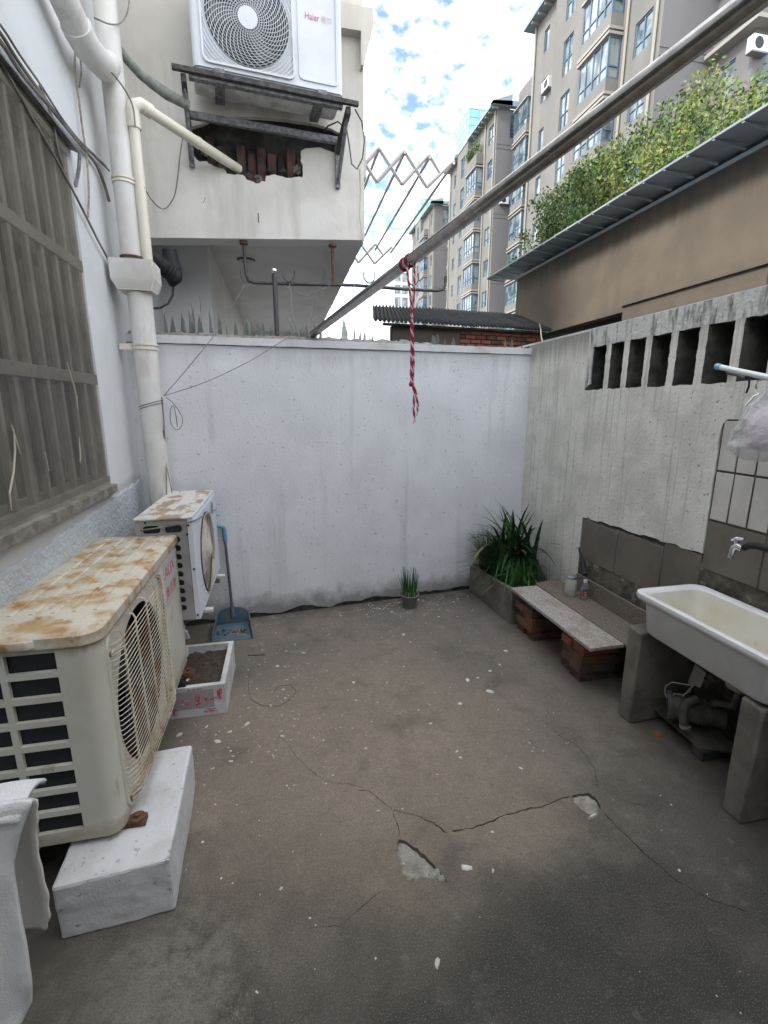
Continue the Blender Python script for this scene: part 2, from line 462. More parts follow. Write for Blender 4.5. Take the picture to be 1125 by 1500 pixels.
# far buildings
Mt['apt'] = mat('apartment_render', (.175, .171, .160), (.150, .147, .138), scale=.35, rough=.9, col3=(.12, .118, .11), scale3=.8, lo3=.5, hi3=.8, stretch3=(1, 1, .2))
Mt['aptgrey'] = mat('apartment_end_render', (.155, .152, .156), (.138, .135, .139), scale=.3, rough=.9, stretch=(1, 1, .3))
Mt['aptledge'] = mat('cream_ledge', (.28, .265, .235), rough=.8)
Mt['aptframe'] = mat('blue_window_frame', (.085, .135, .19), rough=.5)
Mt['aptglass'] = mat('apartment_glass', (.22, .26, .26), (.05, .075, .09), scale=.9, det=2, lo=.46, hi=.54, rough=.08, spec=.9, stretch=(1, 1.3, .5))
Mt['aptglassd'] = mat('dark_apartment_glass', (.05, .08, .10), (.16, .21, .22), scale=1.1, det=2, lo=.46, hi=.56, rough=.06, spec=.9)
Mt['teal'] = mat('teal_lantern_glass', (.16, .40, .37), (.30, .50, .47), scale=1.2, rough=.15)
Mt['tealframe'] = mat('teal_frame', (.20, .38, .35), rough=.5)
Mt['roofgrey'] = mat('roof_trim', (.20, .26, .30), rough=.6)
Mt['leaf1'] = mat('sunny_leaf', (.18, .215, .05), (.10, .165, .035), scale=3, rough=.5, spec=.3)
Mt['leaf2'] = mat('deep_leaf', (.05, .10, .025), (.08, .14, .03), scale=4, rough=.5, spec=.3)
Mt['leaf3'] = mat('orange_leaf', (.30, .17, .03), rough=.6)
Mt['bark'] = mat('bark', (.10, .08, .06), (.06, .05, .04), scale=20, rough=.9)
Mt['lamp'] = mat('lamp_diffuser', (.62, .62, .64), rough=.4)


# floor: brownish in the middle, darker and greyer towards the house
def floor_material():
    m = bpy.data.materials.new('worn_cement_floor'); m.use_nodes = True
    nt = m.node_tree; L = nt.links; b = nt.nodes['Principled BSDF']; b.inputs['Roughness'].default_value = .88
    b.inputs['Specular IOR Level'].default_value = .3
    g = nt.nodes.new('ShaderNodeNewGeometry')

    def noise(sc, dt=8, rg=.6, dist=0., st=(1, 1, 1), off=(0, 0, 0)):
        mp = nt.nodes.new('ShaderNodeMapping'); mp.inputs['Scale'].default_value = st; mp.inputs['Location'].default_value = off
        L.new(g.outputs['Position'], mp.inputs[0])
        n = nt.nodes.new('ShaderNodeTexNoise'); n.inputs['Scale'].default_value = sc; n.inputs['Detail'].default_value = dt
        n.inputs['Roughness'].default_value = rg; n.inputs['Distortion'].default_value = dist
        L.new(mp.outputs[0], n.inputs['Vector']); return n.outputs[0]

    def rng(s, a, c, lo=0., hi=1.):
        r = nt.nodes.new('ShaderNodeMapRange')
        for k, v in (('From Min', a), ('From Max', c), ('To Min', lo), ('To Max', hi)): r.inputs[k].default_value = v
        L.new(s, r.inputs[0]); return r.outputs[0]

    def mix(f, a, c, mode='MIX'):
        x = nt.nodes.new('ShaderNodeMix'); x.data_type = 'RGBA'; x.blend_type = mode
        if isinstance(f, float): x.inputs[0].default_value = f
        else: L.new(f, x.inputs[0])
        for i, q in ((6, a), (7, c)):
            if isinstance(q, tuple): x.inputs[i].default_value = (*q, 1)
            else: L.new(q, x.inputs[i])
        return x.outputs[2]

    def math_(op, a, c):
        x = nt.nodes.new('ShaderNodeMath'); x.operation = op
        for i, q in enumerate((a, c)):
            if isinstance(q, (int, float)): x.inputs[i].default_value = q
            else: L.new(q, x.inputs[i])
        return x.outputs[0]
    sp = nt.nodes.new('ShaderNodeSeparateXYZ'); L.new(g.outputs['Position'], sp.inputs[0])
    c = mix(rng(noise(1.3, 5), .38, .62), (.275, .228, .185), (.195, .172, .150))
    # darker grey-green towards the house door, blotchy border
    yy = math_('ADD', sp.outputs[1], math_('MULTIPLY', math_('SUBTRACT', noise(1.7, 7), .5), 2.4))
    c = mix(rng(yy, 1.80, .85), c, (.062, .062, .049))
    # lighter scuffed patches inside the dark zone
    c = mix(rng(noise(2.4, 10, .7, off=(3, 1, 0)), .53, .60, 0, .6), c, (.20, .185, .145))
    # warm ochre tint in the middle
    dx = math_('SUBTRACT', sp.outputs[0], .35); dy = math_('SUBTRACT', sp.outputs[1], 1.95)
    d2 = math_('ADD', math_('MULTIPLY', dx, dx), math_('MULTIPLY', dy, dy))
    d2 = math_('ADD', d2, math_('MULTIPLY', noise(2.5, 5), .9))
    c = mix(rng(d2, 1.5, .35, 0, .75), c, (.36, .292, .215))
    # dark stains
    c = mix(rng(noise(3.1, 9, .65, .3, off=(7, 2, 0)), .54, .70, 0, .6), c, (.09, .08, .066))
    # big dark stain in the near right and a scraped light patch in the near left
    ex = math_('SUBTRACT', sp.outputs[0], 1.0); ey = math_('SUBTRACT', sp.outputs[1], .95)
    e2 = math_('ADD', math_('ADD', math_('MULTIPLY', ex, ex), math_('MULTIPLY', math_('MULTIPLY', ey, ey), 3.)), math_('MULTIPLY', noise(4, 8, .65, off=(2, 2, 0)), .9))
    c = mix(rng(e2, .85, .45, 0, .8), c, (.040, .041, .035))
    ex = math_('ADD', sp.outputs[0], .42); ey = math_('SUBTRACT', sp.outputs[1], 1.08)
    e3 = math_('ADD', math_('MULTIPLY', math_('ADD', math_('MULTIPLY', ex, ex), math_('MULTIPLY', ey, ey)), 3.), noise(14, 9, .75, off=(6, 2, 0)))
    c = mix(rng(e3, .72, .52, 0, .75), c, (.27, .25, .20))
    c = mix(rng(noise(48, 6, .75, off=(8, 8, 0)), .40, .62, .0, .35), c, mix(.6, c, (.02, .02, .018)))
    # speckle
    c = mix(rng(noise(170, 3, .7), .40, .60, 0, .7), c, mix(.55, c, (.03, .028, .025)))
    c = mix(rng(noise(240, 2, .6, off=(5, 5, 5)), .56, .72, 0, .38), c, (.40, .37, .31))
    # dirt gathered along the walls
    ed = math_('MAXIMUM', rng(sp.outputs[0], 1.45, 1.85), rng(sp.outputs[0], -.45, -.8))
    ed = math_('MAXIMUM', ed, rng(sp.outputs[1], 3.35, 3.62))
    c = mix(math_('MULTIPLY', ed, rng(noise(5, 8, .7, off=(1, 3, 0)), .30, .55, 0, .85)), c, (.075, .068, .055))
    # fine trowel grain and mid-size mottling
    c = mix(rng(noise(13, 9, .72, off=(4, 4, 0)), .46, .66, 0, .22), c, (.085, .075, .062))
    c = mix(rng(noise(16, 9, .72, off=(9, 4, 0)), .58, .72, 0, .25), c, (.34, .30, .24))
    # pale dust and lime near the back wall
    c = mix(math_('MULTIPLY', rng(noise(9, 10, .75, off=(2, 9, 0)), .56, .66, 0, .55), rng(sp.outputs[1], 2.2, 3.5)), c, (.34, .32, .29))
    L.new(c, b.inputs['Base Color'])
    bp = nt.nodes.new('ShaderNodeBump'); bp.inputs['Strength'].default_value = .5; bp.inputs['Distance'].default_value = .006
    hsum = math_('ADD', noise(140, 4, .7), math_('MULTIPLY', noise(6, 5), 1.5))
    L.new(hsum, bp.inputs['Height']); L.new(bp.outputs[0], b.inputs['Normal'])
    return m


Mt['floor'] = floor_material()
Mt['ground'] = mat('far_ground', (.12, .115, .10), (.09, .09, .08), scale=.3, rough=.95)

LX = -0.95       # left house wall
RX = 2.05        # right courtyard wall
V = Vector

# ================================================================== GROUND AND FLOOR
MB().quad((-300, -200, -.06), (300, -200, -.06), (300, 400, -.06), (-300, 400, -.06)).build('ground', Mt['ground'], base=(0, 0, -.06), kind='structure')


def crack(pts, w0, w1, sub=5):
    """jagged thin slot along pixel polyline on the floor"""
    P = [gz(*p) for p in pts]; Q = []
    for i in range(len(P) - 1):
        for k in range(sub):
            t = k / sub
            q = P[i].lerp(P[i + 1], t)
            j = .22 * (P[i + 1] - P[i]).length / sub if (i or k) else 0
            Q.append(q + V((R.uniform(-j, j), R.uniform(-j, j), 0)))
    Q.append(P[-1])
    a = []; b = []
    n = len(Q)
    for i, q in enumerate(Q):
        d = (Q[min(i + 1, n - 1)] - Q[max(i - 1, 0)]); d.z = 0
        if d.length < 1e-6: d = V((1, 0, 0))
        d.normalize(); nn = V((-d.y, d.x, 0))
        w = (w0 + (w1 - w0) * i / (n - 1)) * (.35 + 1.1 * abs(mnoise.noise(V((q.x * 25, q.y * 25, 3)))) * 2) * .8
        if i in (0, n - 1): w = .0003
        a.append(q + nn * w); b.append(q - nn * w)
    return [p.xy.to_3d() for p in a + b[::-1]]


def jag(pts, amp=.006, sub=3):
    P = [gz(*p) for p in pts]; Q = []
    for i in range(len(P)):
        for k in range(sub):
            q = P[i].lerp(P[(i + 1) % len(P)], k / sub)
            Q.append(V((q.x + R.uniform(-amp, amp), q.y + R.uniform(-amp, amp), 0)))
    return Q


hole_a = jag([(584, 1228), (596, 1232), (612, 1243), (627, 1258), (640, 1272), (652, 1285), (655, 1292), (645, 1293), (632, 1287), (620, 1284), (606, 1290), (596, 1286), (588, 1278), (586, 1262), (582, 1245)], .004)
hole_b = jag([(838, 1166), (848, 1163), (862, 1161), (872, 1168), (879, 1180), (877, 1190), (862, 1192), (850, 1183), (840, 1175)], .003)
cracks = [
    crack([(661, 1217), (690, 1213), (712, 1207), (740, 1194), (770, 1186), (800, 1180), (822, 1170), (835, 1167)], .0035, .006),
    crack([(655, 1220), (630, 1203), (600, 1192), (575, 1187), (558, 1172), (540, 1158), (520, 1157)], .003, .0016),
    crack([(575, 1190), (582, 1208), (586, 1225)], .0012, .003),
    crack([(878, 1160), (870, 1125), (850, 1095), (820, 1078), (800, 1055), (806, 1030)], .0028, .0012),
    crack([(884, 1190), (905, 1212), (940, 1245), (985, 1285), (1040, 1318), (1100, 1338)], .0030, .0016),
    crack([(905, 1168), (925, 1178), (975, 1182)], .003, .0012),
    crack([(540, 1157), (470, 1140), (430, 1100), (405, 1075)], .0016, .001),
    crack([(450, 1360), (500, 1357), (540, 1320), (560, 1305)], .0022, .0012),
]
outer = [V((LX - .2, -1.2, 0)), V((RX + .2, -1.2, 0)), V((RX + .2, 3.95, 0)), V((LX - .2, 3.6, 0))]
loops = [outer, hole_a, hole_b] + cracks
fb = MB()
def sheet_with_holes(loops_, put):
    co = []; fc = []
    for l in loops_:
        ar = sum(l[i][0] * l[(i + 1) % len(l)][1] - l[(i + 1) % len(l)][0] * l[i][1] for i in range(len(l)))
        if ar < 0: l = l[::-1]
        fc.append(list(range(len(co), len(co) + len(l)))); co += [V((p[0], p[1])) for p in l]
    vo_, _e, fo_, _ov, _oe, of_ = delaunay_2d_cdt(co, [], fc, 0, 1e-7)
    keep = [tuple(f) for f, o_ in zip(fo_, of_) if o_ == [0] or (len(o_) == 1 and o_[0] == 0)]
    fb_ = [put(p.x, p.y) for p in vo_]
    return fb_, keep
fb.add(*sheet_with_holes(loops, lambda x, y: (x, y, 0)))
for lp in loops[1:]:
    n = len(lp)
    fb.add([(p.x, p.y, 0) for p in lp] + [(p.x, p.y, -.03) for p in lp], [(i, (i + 1) % n, n + (i + 1) % n, n + i) for i in range(n)])
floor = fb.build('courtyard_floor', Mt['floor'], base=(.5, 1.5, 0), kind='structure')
MB().quad((LX - .2, -1.2, -.03), (RX + .2, -1.2, -.03), (RX + .2, 3.95, -.03), (LX - .2, 3.6, -.03)).build('floor_bedding', Mt['darkconc'], parent=floor)
# rough concrete showing in the two broken places
for lp, dep in ((hole_a, -.010), (hole_b, -.008)):
    c = sum(lp, V()) / len(lp)
    pts = []; fs = []; rings = 7; n = len(lp)
    for r_ in range(rings + 1):
        for p in lp:
            q = c.lerp(p, r_ / rings * 1.0)
            z = dep + mnoise.noise(V((q.x * 22, q.y * 22, 1))) * .006 + (-.008 if r_ == rings else 0)
            pts.append((q.x, q.y, z))
    for r_ in range(rings):
        for i in range(n):
            fs.append((r_ * n + i, r_ * n + (i + 1) % n, (r_ + 1) * n + (i + 1) % n, (r_ + 1) * n + i))
    MB().add(pts, fs).build('exposed_concrete', Mt['holefill'], parent=floor, smooth=True)
# broken chips of cement lying at the edge of the holes
def chip(u, v, sx, sy, h, m, name, label=None, ang=0, z0=0.001):
    c = gz(u, v); n = 7; mb = MB()
    ring = []
    for k in range(n):
        w = 2 * PI * k / n; rr = R.uniform(.75, 1.15)
        x, y = math.cos(w) * sx * rr, math.sin(w) * sy * rr
        ring.append(V((c.x + x * math.cos(ang) - y * math.sin(ang), c.y + x * math.sin(ang) + y * math.cos(ang), z0)))
    top = [c + (p - c) * .72 + V((0, 0, h * R.uniform(.7, 1.2))) for p in ring]
    mb.add(ring + top, [(i, (i + 1) % n, n + (i + 1) % n, n + i) for i in range(n)] + [tuple(range(n, 2 * n)), tuple(range(n))[::-1]])
    return mb.build(name, m)


for i, (u, v, sx, sy, an, lb) in enumerate([(637, 1278, .030, .018, .6, 'grey cement chip loose inside the larger hole in the floor'),
                                       (646, 1286, .016, .014, 0, 'small cement chip at the pointed end of the larger floor hole'),
                                       (601, 1286, .022, .010, .2, 'flat cement chip at the near edge of the larger floor hole'),
                                       (868, 1197, .026, .007, .2, 'pale cement chip lying beside the smaller floor hole')]):
    tag(chip(u, v, sx, sy, .006 if i < 3 else .012, Mt['holefill'] if i < 3 else Mt['flake'], 'cement_chip', ang=an, z0=-.006 if i < 3 else .001), lb, 'cement chip', 'cement chips by the floor holes')
# paint flakes that read one by one
for u, v, s, lb in [(683, 1271, .022, 'white paint flake right of the larger floor hole'), (722, 1276, .009, 'small white flake furthest right of the larger hole'),
                (640, 1411, .017, 'curved white flake alone on the dark near floor'), (718, 1013, .026, 'crumpled white scrap on the floor in front of the bench'),
                (685, 996, .022, 'white chalky splash mark in the middle right of the floor'), (669, 1102, .013, 'round white paint spot on the centre right of the floor'),
                (732, 974, .014, 'round white paint spot near the brick bench stack'), (591, 930, .020, 'large white paint flake in front of the small scallion pot'),
                (413, 1079, .012, 'white paint dot near the coiled wire mark'), (554, 1189, .010, 'white paint dot left above the larger floor hole'),
                (362, 1061, .020, 'white paint flake right of the taped foam box'), (262, 1077, .020, 'pale flake between the taped foam box and the foam block'),
                (318, 1086, .022, 'grey leaf shaped flake below the taped foam box')]:
    tag(chip(u, v, s, s * .55, .004, Mt['flake'], 'paint_flake', ang=R.uniform(0, 3)), lb, 'paint flake', 'single paint flakes on the floor')
# countless tiny paint drips
fl = MB()
def drip(x, y, s):
    n = R.choice((5, 6, 7)); el = R.uniform(.4, 1); a = R.uniform(0, PI)
    pts = []
    for k in range(n):
        w = 2 * PI * k / n; r_ = s * R.uniform(.7, 1.2)
        px, py = r_ * math.cos(w), r_ * el * math.sin(w)
        pts.append((x + px * math.cos(a) - py * math.sin(a), y + px * math.sin(a) + py * math.cos(a), .0016))
    c = len(pts); pts.append((x, y, .0026))
    fl.add(pts, [(i, (i + 1) % n, c) for i in range(n)])
for _ in range(1700):
    k = R.random()
    if k < .42: x, y = R.gauss(.85, .28), 3.62 - abs(R.gauss(0, .20)) + .1 * R.random()
    elif k < .62: x, y = R.gauss(-.12, .30), R.gauss(2.45, .5)
    elif k < .88: x, y = R.uniform(-.5, 1.5), R.uniform(1.7, 3.4)
    else: x, y = R.uniform(-.9, 1.9), R.uniform(.4, 3.4)
    if y > 3.50 + BK * x or x < -.9 or x > 1.6: continue
    if -.66 < x < -.34 and 2.3 < y < 2.85: continue
    drip(x, y, abs(R.gauss(0, .0026)) + .0006 + (R.random() < .04) * R.uniform(.003, .011))
fl.build('paint_drips', Mt['flake'], kind='stuff', label='fine white paint drips and crumbs scattered over the cement floor', category='paint drips')
# thin ring mark of wire and a straw
w = [gz(365, 985, .003), gz(364, 1010, .003), gz(368, 1025, .003), gz(385, 1034, .003), gz(410, 1034, .003), gz(428, 1022, .003), gz(434, 1012, .003), gz(425, 1003, .003), gz(408, 1005, .003), gz(400, 1014, .003)]
tag(MB().tube(w, .0011, 5).build('wire', Mt['rust'], smooth=True), 'thin rusty wire bent in a loop lying on the floor', 'wire')
tag(MB().tube([gz(363, 960, .004), gz(388, 959, .004)], .003, 5).build('twig', Mt['bark']), 'short dark twig on the floor in front of the dustpan', 'twig')

# ================================================================== BACK WALL
def bw(x, off, z):
    return V((x, BY + BK * x + off, z))


bwall = thing('courtyard_back_wall', bw(.55, .12, 0), 'white stucco wall across the far end of the courtyard, topped with broken glass', 'wall')
ZL, ZR = 2.050, 2.068
mb = MB()
def wall_z(x): return ZL + (ZR - ZL) * (x + .95) / 3.
# core
mb.prism([bw(-1.0, .012, -.03), bw(2.1, .012, -.03), bw(2.1, .012, ZR - .03), bw(-1.0, .012, ZL - .03)], (0, .22, 0))
mb.build('masonry', Mt['darkconc'], parent=bwall)
# plaster coat with a broken lower edge, subdivided so that it is not dead flat
mb = MB(); nx, nzz = 90, 60
low = []
for i in range(nx + 1):
    x = -.95 + 3.05 * i / nx
    b = .034 + .04 * mnoise.noise(V((x * 5, 0, 0))) + .018 * mnoise.noise(V((x * 31, 4, 0)))
    low.append(max(.006, b))
pts = []
for j in range(nzz + 1):
    for i in range(nx + 1):
        x = -.95 + 3.05 * i / nx; t = (j / nzz) ** 1.0
        z = low[i] + (wall_z(x) - .0535 - low[i]) * t
        pts.append(bw(x, -.004 * mnoise.noise(V((x * 2.5, z * 2.5, 3))) - .0015 * mnoise.noise(V((x * 14, z * 14, 5))), z))
b0 = len(pts)
for i in range(nx + 1):
    p = pts[i]; pts.append(V((p.x, p.y + .014, p.z)))
fs = [(j * (nx + 1) + i, j * (nx + 1) + i + 1, (j + 1) * (nx + 1) + i + 1, (j + 1) * (nx + 1) + i) for j in range(nzz) for i in range(nx)]
fs += [(i, b0 + i, b0 + i + 1, i + 1) for i in range(nx)]
mb.add(pts, fs)
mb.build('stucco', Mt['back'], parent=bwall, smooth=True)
# cap
cb = MB(); n = 60; prof = []
top = []; bot = []
for i in range(n + 1):
    x = -.95 + 3.05 * i / n
    top.append(bw(x, -.014, wall_z(x) + R.uniform(-.0015, .002))); bot.append(bw(x, -.014, wall_z(x) - .05 + R.uniform(-.001, .001)))
cb.add(top + bot + [p + V((0, .27, .004)) for p in top] + [p + V((0, .014, 0)) for p in bot],
       [(i, i + 1, n + 1 + i + 1, n + 1 + i) for i in range(n)] + [(i, i + 1, 2 * (n + 1) + i + 1, 2 * (n + 1) + i) for i in range(n)] +
       [(n + 1 + i, n + 1 + i + 1, 3 * (n + 1) + i + 1, 3 * (n + 1) + i) for i in range(n)])
cb.build('coping', Mt['cap'], parent=bwall)
# lumpy mortar bed on top
mb = MB()
nx, ny = 120, 6; pts = []
for j in range(ny + 1):
    for i in range(nx + 1):
        x = -.95 + 2.35 * i / nx; o = .03 + .16 * j / ny
        e = math.sin(PI * j / ny) * (1 if x < 1.0 else max(.15, 1 - (x - 1.0) * 2))
        pts.append(bw(x, o, wall_z(x) + .001 + e * (.028 + .020 * abs(mnoise.noise(V((x * 14, o * 14, 0)))) + .014 * mnoise.noise(V((x * 40, o * 30, 2))))))
mb.add(pts, [(j * (nx + 1) + i, j * (nx + 1) + i + 1, (j + 1) * (nx + 1) + i + 1, (j + 1) * (nx + 1) + i) for j in range(ny) for i in range(nx)])
mb.build('mortar_bed', mat('rough_mortar', (.17, .155, .14), (.28, .27, .25), scale=25, rough=1., bump=.8, bscale=70), parent=bwall, smooth=False)
# broken glass set in the mortar
SH = [(240, 455, 5), (252, 462, 9), (266, 455, 7), (277, 452, 7), (282, 447, 3), (291, 459, 10), (306, 450, 6), (320, 457, 6), (331, 474, 3), (344, 470, 7), (361, 467, 11),
      (377, 471, 7), (396, 476, 4), (385, 470, 5), (449, 474, 6), (461, 474, 7), (469, 480, 5), (503, 461, 11), (519, 474, 4), (527, 483, 5), (534, 486, 5),
      (634, 491, 10), (641, 489, 9), (652, 496, 5), (664, 494, 9), (687, 502, 3), (741, 497, 5), (750, 496, 6), (765, 503, 3), (437, 480, 4), (425, 483, 5), (546, 488, 4)]
for (u, v, wpx) in SH:
    base_v = 489 + (u - 228) * .028
    o = R.uniform(.07, .16)
    tip = gb(u, v, o); zb = wall_z(tip.x) - .005
    hw = wpx / 690. * 3.75 * .55
    k = R.uniform(-.6, .6) * hw; tw = R.uniform(-.4, .4) * hw
    yy = lambda x: BY + BK * x + o
    p = [V((tip.x + tw - hw, yy(tip.x), zb)), V((tip.x + tw + hw, yy(tip.x) + R.uniform(-.01, .01), zb)), V((tip.x + hw * .7 + k * .2, yy(tip.x) + .004, zb + (tip.z - zb) * R.uniform(.35, .8))), V((tip.x, yy(tip.x), tip.z))]
    MB().prism(p, (R.uniform(-.002, .002), .0045, 0)).build('glass_shard', Mt['shard'], parent=bwall)
# thin wires standing among the shards
for u0, v0, u1, v1 in [(293, 434, 296, 482), (281, 446, 283, 482), (419, 462, 429, 484)]:
    a = gb(u0, v0, .1); b = gb(u1, v1, .1)
    MB().tube([a, b], .003, 5).build('wire_stub', Mt['cable'], parent=bwall)

# ================================================================== RIGHT WALL
rw = thing('courtyard_right_wall', (RX + .1, 1.4, 0), 'grey stained plaster wall on the right with a row of upright ventilation slats', 'wall')
mb = MB()
Y0, Y1 = -.9, 3.80
OZ0, OZ1, OY = 1.705, 1.985, 2.945
mb.box(RX + .014, RX + .26, Y0, Y1 + .25, -.03, OZ0)
mb.box(RX + .014, RX + .26, Y0, Y1 + .25, OZ1, 2.09)
mb.box(RX + .014, RX + .26, OY, Y1 + .25, OZ0, OZ1)
mb.build('masonry', Mt['darkconc'], parent=rw)


def edge(p, q, n, amp):
    out = []
    for i in range(n):
        a = p[0] + (q[0] - p[0]) * i / n; b = p[1] + (q[1] - p[1]) * i / n
        out.append((a + (R.uniform(-amp, amp) if i else 0), b + (R.uniform(-amp, amp) if i else 0)))
    return out


# plaster, left strip (slightly behind the rest)
o = edge((3.81, 0.012), (3.0, .012), 12, .003) + edge((3.0, .012), (3.0, 2.10), 30, .004) + edge((3.0, 2.10), (3.81, 2.098), 10, .001) + edge((3.81, 2.098), (3.81, .012), 8, 0)
MB().prism([(RX + .006, a, b) for a, b in o], (.009, 0, 0)).build('plaster', Mt['right'], parent=rw)
# main plaster field below the opening
o = []
o += edge((2.996, .012), (2.996, OZ0 + .01), 24, .004)
o += edge((2.996, OZ0 + .002), (Y0, OZ0 + .008), 110, .005)
o += [(Y0, 1.555)]
o += edge((Y0, 1.555), (1.83, 1.545), 40, .003)
o += [(1.87, 1.54), (1.892, 1.52), (1.900, 1.49)]
o += edge((1.900, 1.47), (1.896, .875), 16, .003)
o += edge((1.896, .872), (2.885, .838), 30, .006)
o += edge((2.885, .832), (2.885, .012), 12, .003)
MB().prism([(RX, a, b) for a, b in o[::-1]], (.014, 0, 0)).build('plaster', Mt['right'], parent=rw)
# band above the slats, blackened
o = edge((2.996, OZ0 + .012), (2.996, 2.101), 8, .003) + edge((2.996, 2.101), (Y0, 2.104), 60, .0015) + edge((Y0, 2.104), (Y0, OZ1), 2, 0) + edge((Y0, OZ1 + .002), (OY, OZ1), 110, .004) + edge((OY, OZ1), (OY, OZ0 + .012), 8, .004)
MB().prism([(RX + .003, a, b) for a, b in o], (.011, 0, 0)).build('plaster_band', Mt['rightband'], parent=rw)
MB().box(RX + .004, RX + .27, Y0, Y1 + .25, 2.092, 2.106).build('coping', Mt['cap'], parent=rw)
# back of the openings: dark panel added to keep light out of them
MB().box(RX + .262, RX + .30, Y0, Y1, OZ0 - .05, OZ1 + .05).build('added_dark_backing', Mt['darkconc'], parent=rw)
# slats
ys = [2.779, 2.615, 2.437, 2.255, 2.075, 1.885, 1.70, 1.52, 1.34, 1.16, .98, .80, .62, .44]
for i, y in enumerate(ys):
    mb = MB(); n = 16; th = .024
    A = []; B = []
    for k in range(n + 1):
        z = OZ0 - .004 + (OZ1 - OZ0 + .008) * k / n
        A.append(V((RX + .002, y + th + .007 * mnoise.noise(V((i * 7, z * 30, 0))), z)))
        B.append(V((RX + .002, y - th + .004 * mnoise.noise(V((i * 9, z * 30, 5))), z)))
    poly = A + B[::-1]
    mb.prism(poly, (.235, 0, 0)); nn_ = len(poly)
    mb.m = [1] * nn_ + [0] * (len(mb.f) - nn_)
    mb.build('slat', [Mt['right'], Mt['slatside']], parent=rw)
# white wall tiles
mb = MB(); mb.box(RX + .005, RX + .013, -.9, 1.894, 1.045, 1.552); mb.build('grout_bed', Mt['grout'], parent=rw)
tw, thh = .089, .232
tile = None
for r_ in range(2):
    for c in range(22):
        y1 = 1.885 - c * (tw + .009); z1 = 1.532 - r_ * (thh + .011)
        if y1 < -.1: continue
        if tile is None:
            tile = MB().box(RX + .0005, RX + .006, y1 - tw, y1, z1 - thh, z1).build('tile', Mt['tilewhite'], parent=rw, bevel=.0015, seg=1); t0 = (y1, z1)
        else:
            clone(tile, rw, (R.uniform(-.001, .001), y1 - t0[0], z1 - t0[1]))
# grey-brown tiles
for (a, b, c, d) in [(2.52, 2.882, .545, .822), (2.146, 2.513, .545, .828), (1.90, 2.139, .545, .862),
                     (1.60, 1.889, .80, 1.043), (1.20, 1.593, .80, 1.043), (.80, 1.193, .80, 1.043), (.4, .793, .80, 1.043)]:
    MB().box(RX + .0025, RX + .012, a, b, c, d).build('tile', Mt['tilebrown'], parent=rw, bevel=.002, seg=1)
mb = MB(); mb.box(RX + .006, RX + .0135, 1.893, 2.884, .012, .835); mb.box(RX + .006, RX + .0135, -.9, 1.893, .012, 1.045)
mb.build('rough_render', mat('mouldy_render', (.13, .12, .095), (.05, .048, .04), scale=11, rough=.95, bump=.6, bscale=50, col3=(.25, .235, .18), scale3=14, lo3=.58, hi3=.66), parent=rw)

# ================================================================== LEFT HOUSE WITH WINDOW
lh = thing('left_house', (LX - .5, 1.5, 0), 'pale blue white plastered house wall on the left with a large barred window', 'house')
WY0, WY1, WZ0, WZ1 = .25, 2.83, 1.19, 2.80
mb = MB()
S = [];
fnL = lambda s, z, d: V((LX - d, s, z))
grid_face(mb, [(WY0, WY1, WZ0, WZ1)], -2.0, 6.0, -.03, 5.6, fnL, .10)
mb.quad((LX, 6, -.03), (LX - 8, 6, -.03), (LX - 8, 6, 5.6), (LX, 6, 5.6))
mb.quad((LX, -2, 5.6), (LX, 6, 5.6), (LX - 8, 6, 5.6), (LX - 8, -2, 5.6))
mb.quad((LX - 8, -2, -.03), (LX - 8, 6, -.03), (LX - 8, 6, 5.6), (LX - 8, -2, 5.6))
mb.build('wall', Mt['left'], parent=lh)
# rough lower plaster coat standing proud with a ragged top
mb = MB(); o = edge((3.42, .02), (3.42, 1.125), 10, .003) + edge((3.42, 1.12), (1.0, 1.02), 60, .008) + edge((1.0, 1.02), (-1.0, 1.0), 10, .008) + [(-1.0, .02)]
mb.prism([(LX + .012, a, b) for a, b in o], (-.0115, 0, 0)); mb.build('plinth_coat', mat('rough_plinth', (.58, .63, .66), (.52, .56, .58), scale=4, rough=.85, bump=.9, bscale=45, bdist=.02, bump2=1, bscale2=12), parent=lh)
# window
win = MB()
fr = .05
for a, b, c, d in [(WY0, WY1, WZ0, WZ0 + fr), (WY0, WY1, WZ1 - fr, WZ1), (WY0, WY0 + fr, WZ0 + fr, WZ1 - fr), (WY1 - fr, WY1, WZ0 + fr, WZ1 - fr), (1.50, 1.56, WZ0 + fr, WZ1 - fr), (2.17, 2.21, WZ0 + fr, WZ1 - fr)]:
    win.box(LX - .098, LX - .060, a, b, c, d)
wf = win.build('window', Mt['bars'], parent=lh, bevel=.003)
MB().quad((LX - .085, WY0, WZ0), (LX - .085, WY1, WZ0), (LX - .085, WY1, WZ1), (LX - .085, WY0, WZ1)).build('pane', Mt['winglass'], parent=wf)
# security bars
bar = None
k = 0; y = WY1 - .03
while y > WY0:
    if bar is None:
        bar = MB().box(LX - .020, LX + .004, y - .013, y + .013, WZ0 + .02, WZ1 - .02).build('security_bar', Mt['bars'], parent=lh, bevel=.003); yb = y
    else:
        clone(bar, lh, (0, y - yb, 0))
    y -= .128
for z in (WZ0 + .012, 1.735, 2.28, WZ1 - .012):
    MB().box(LX - .016, LX + .010, WY0, WY1, z - .026, z + .026).build('cross_bar', Mt['bars'], parent=lh, bevel=.003)
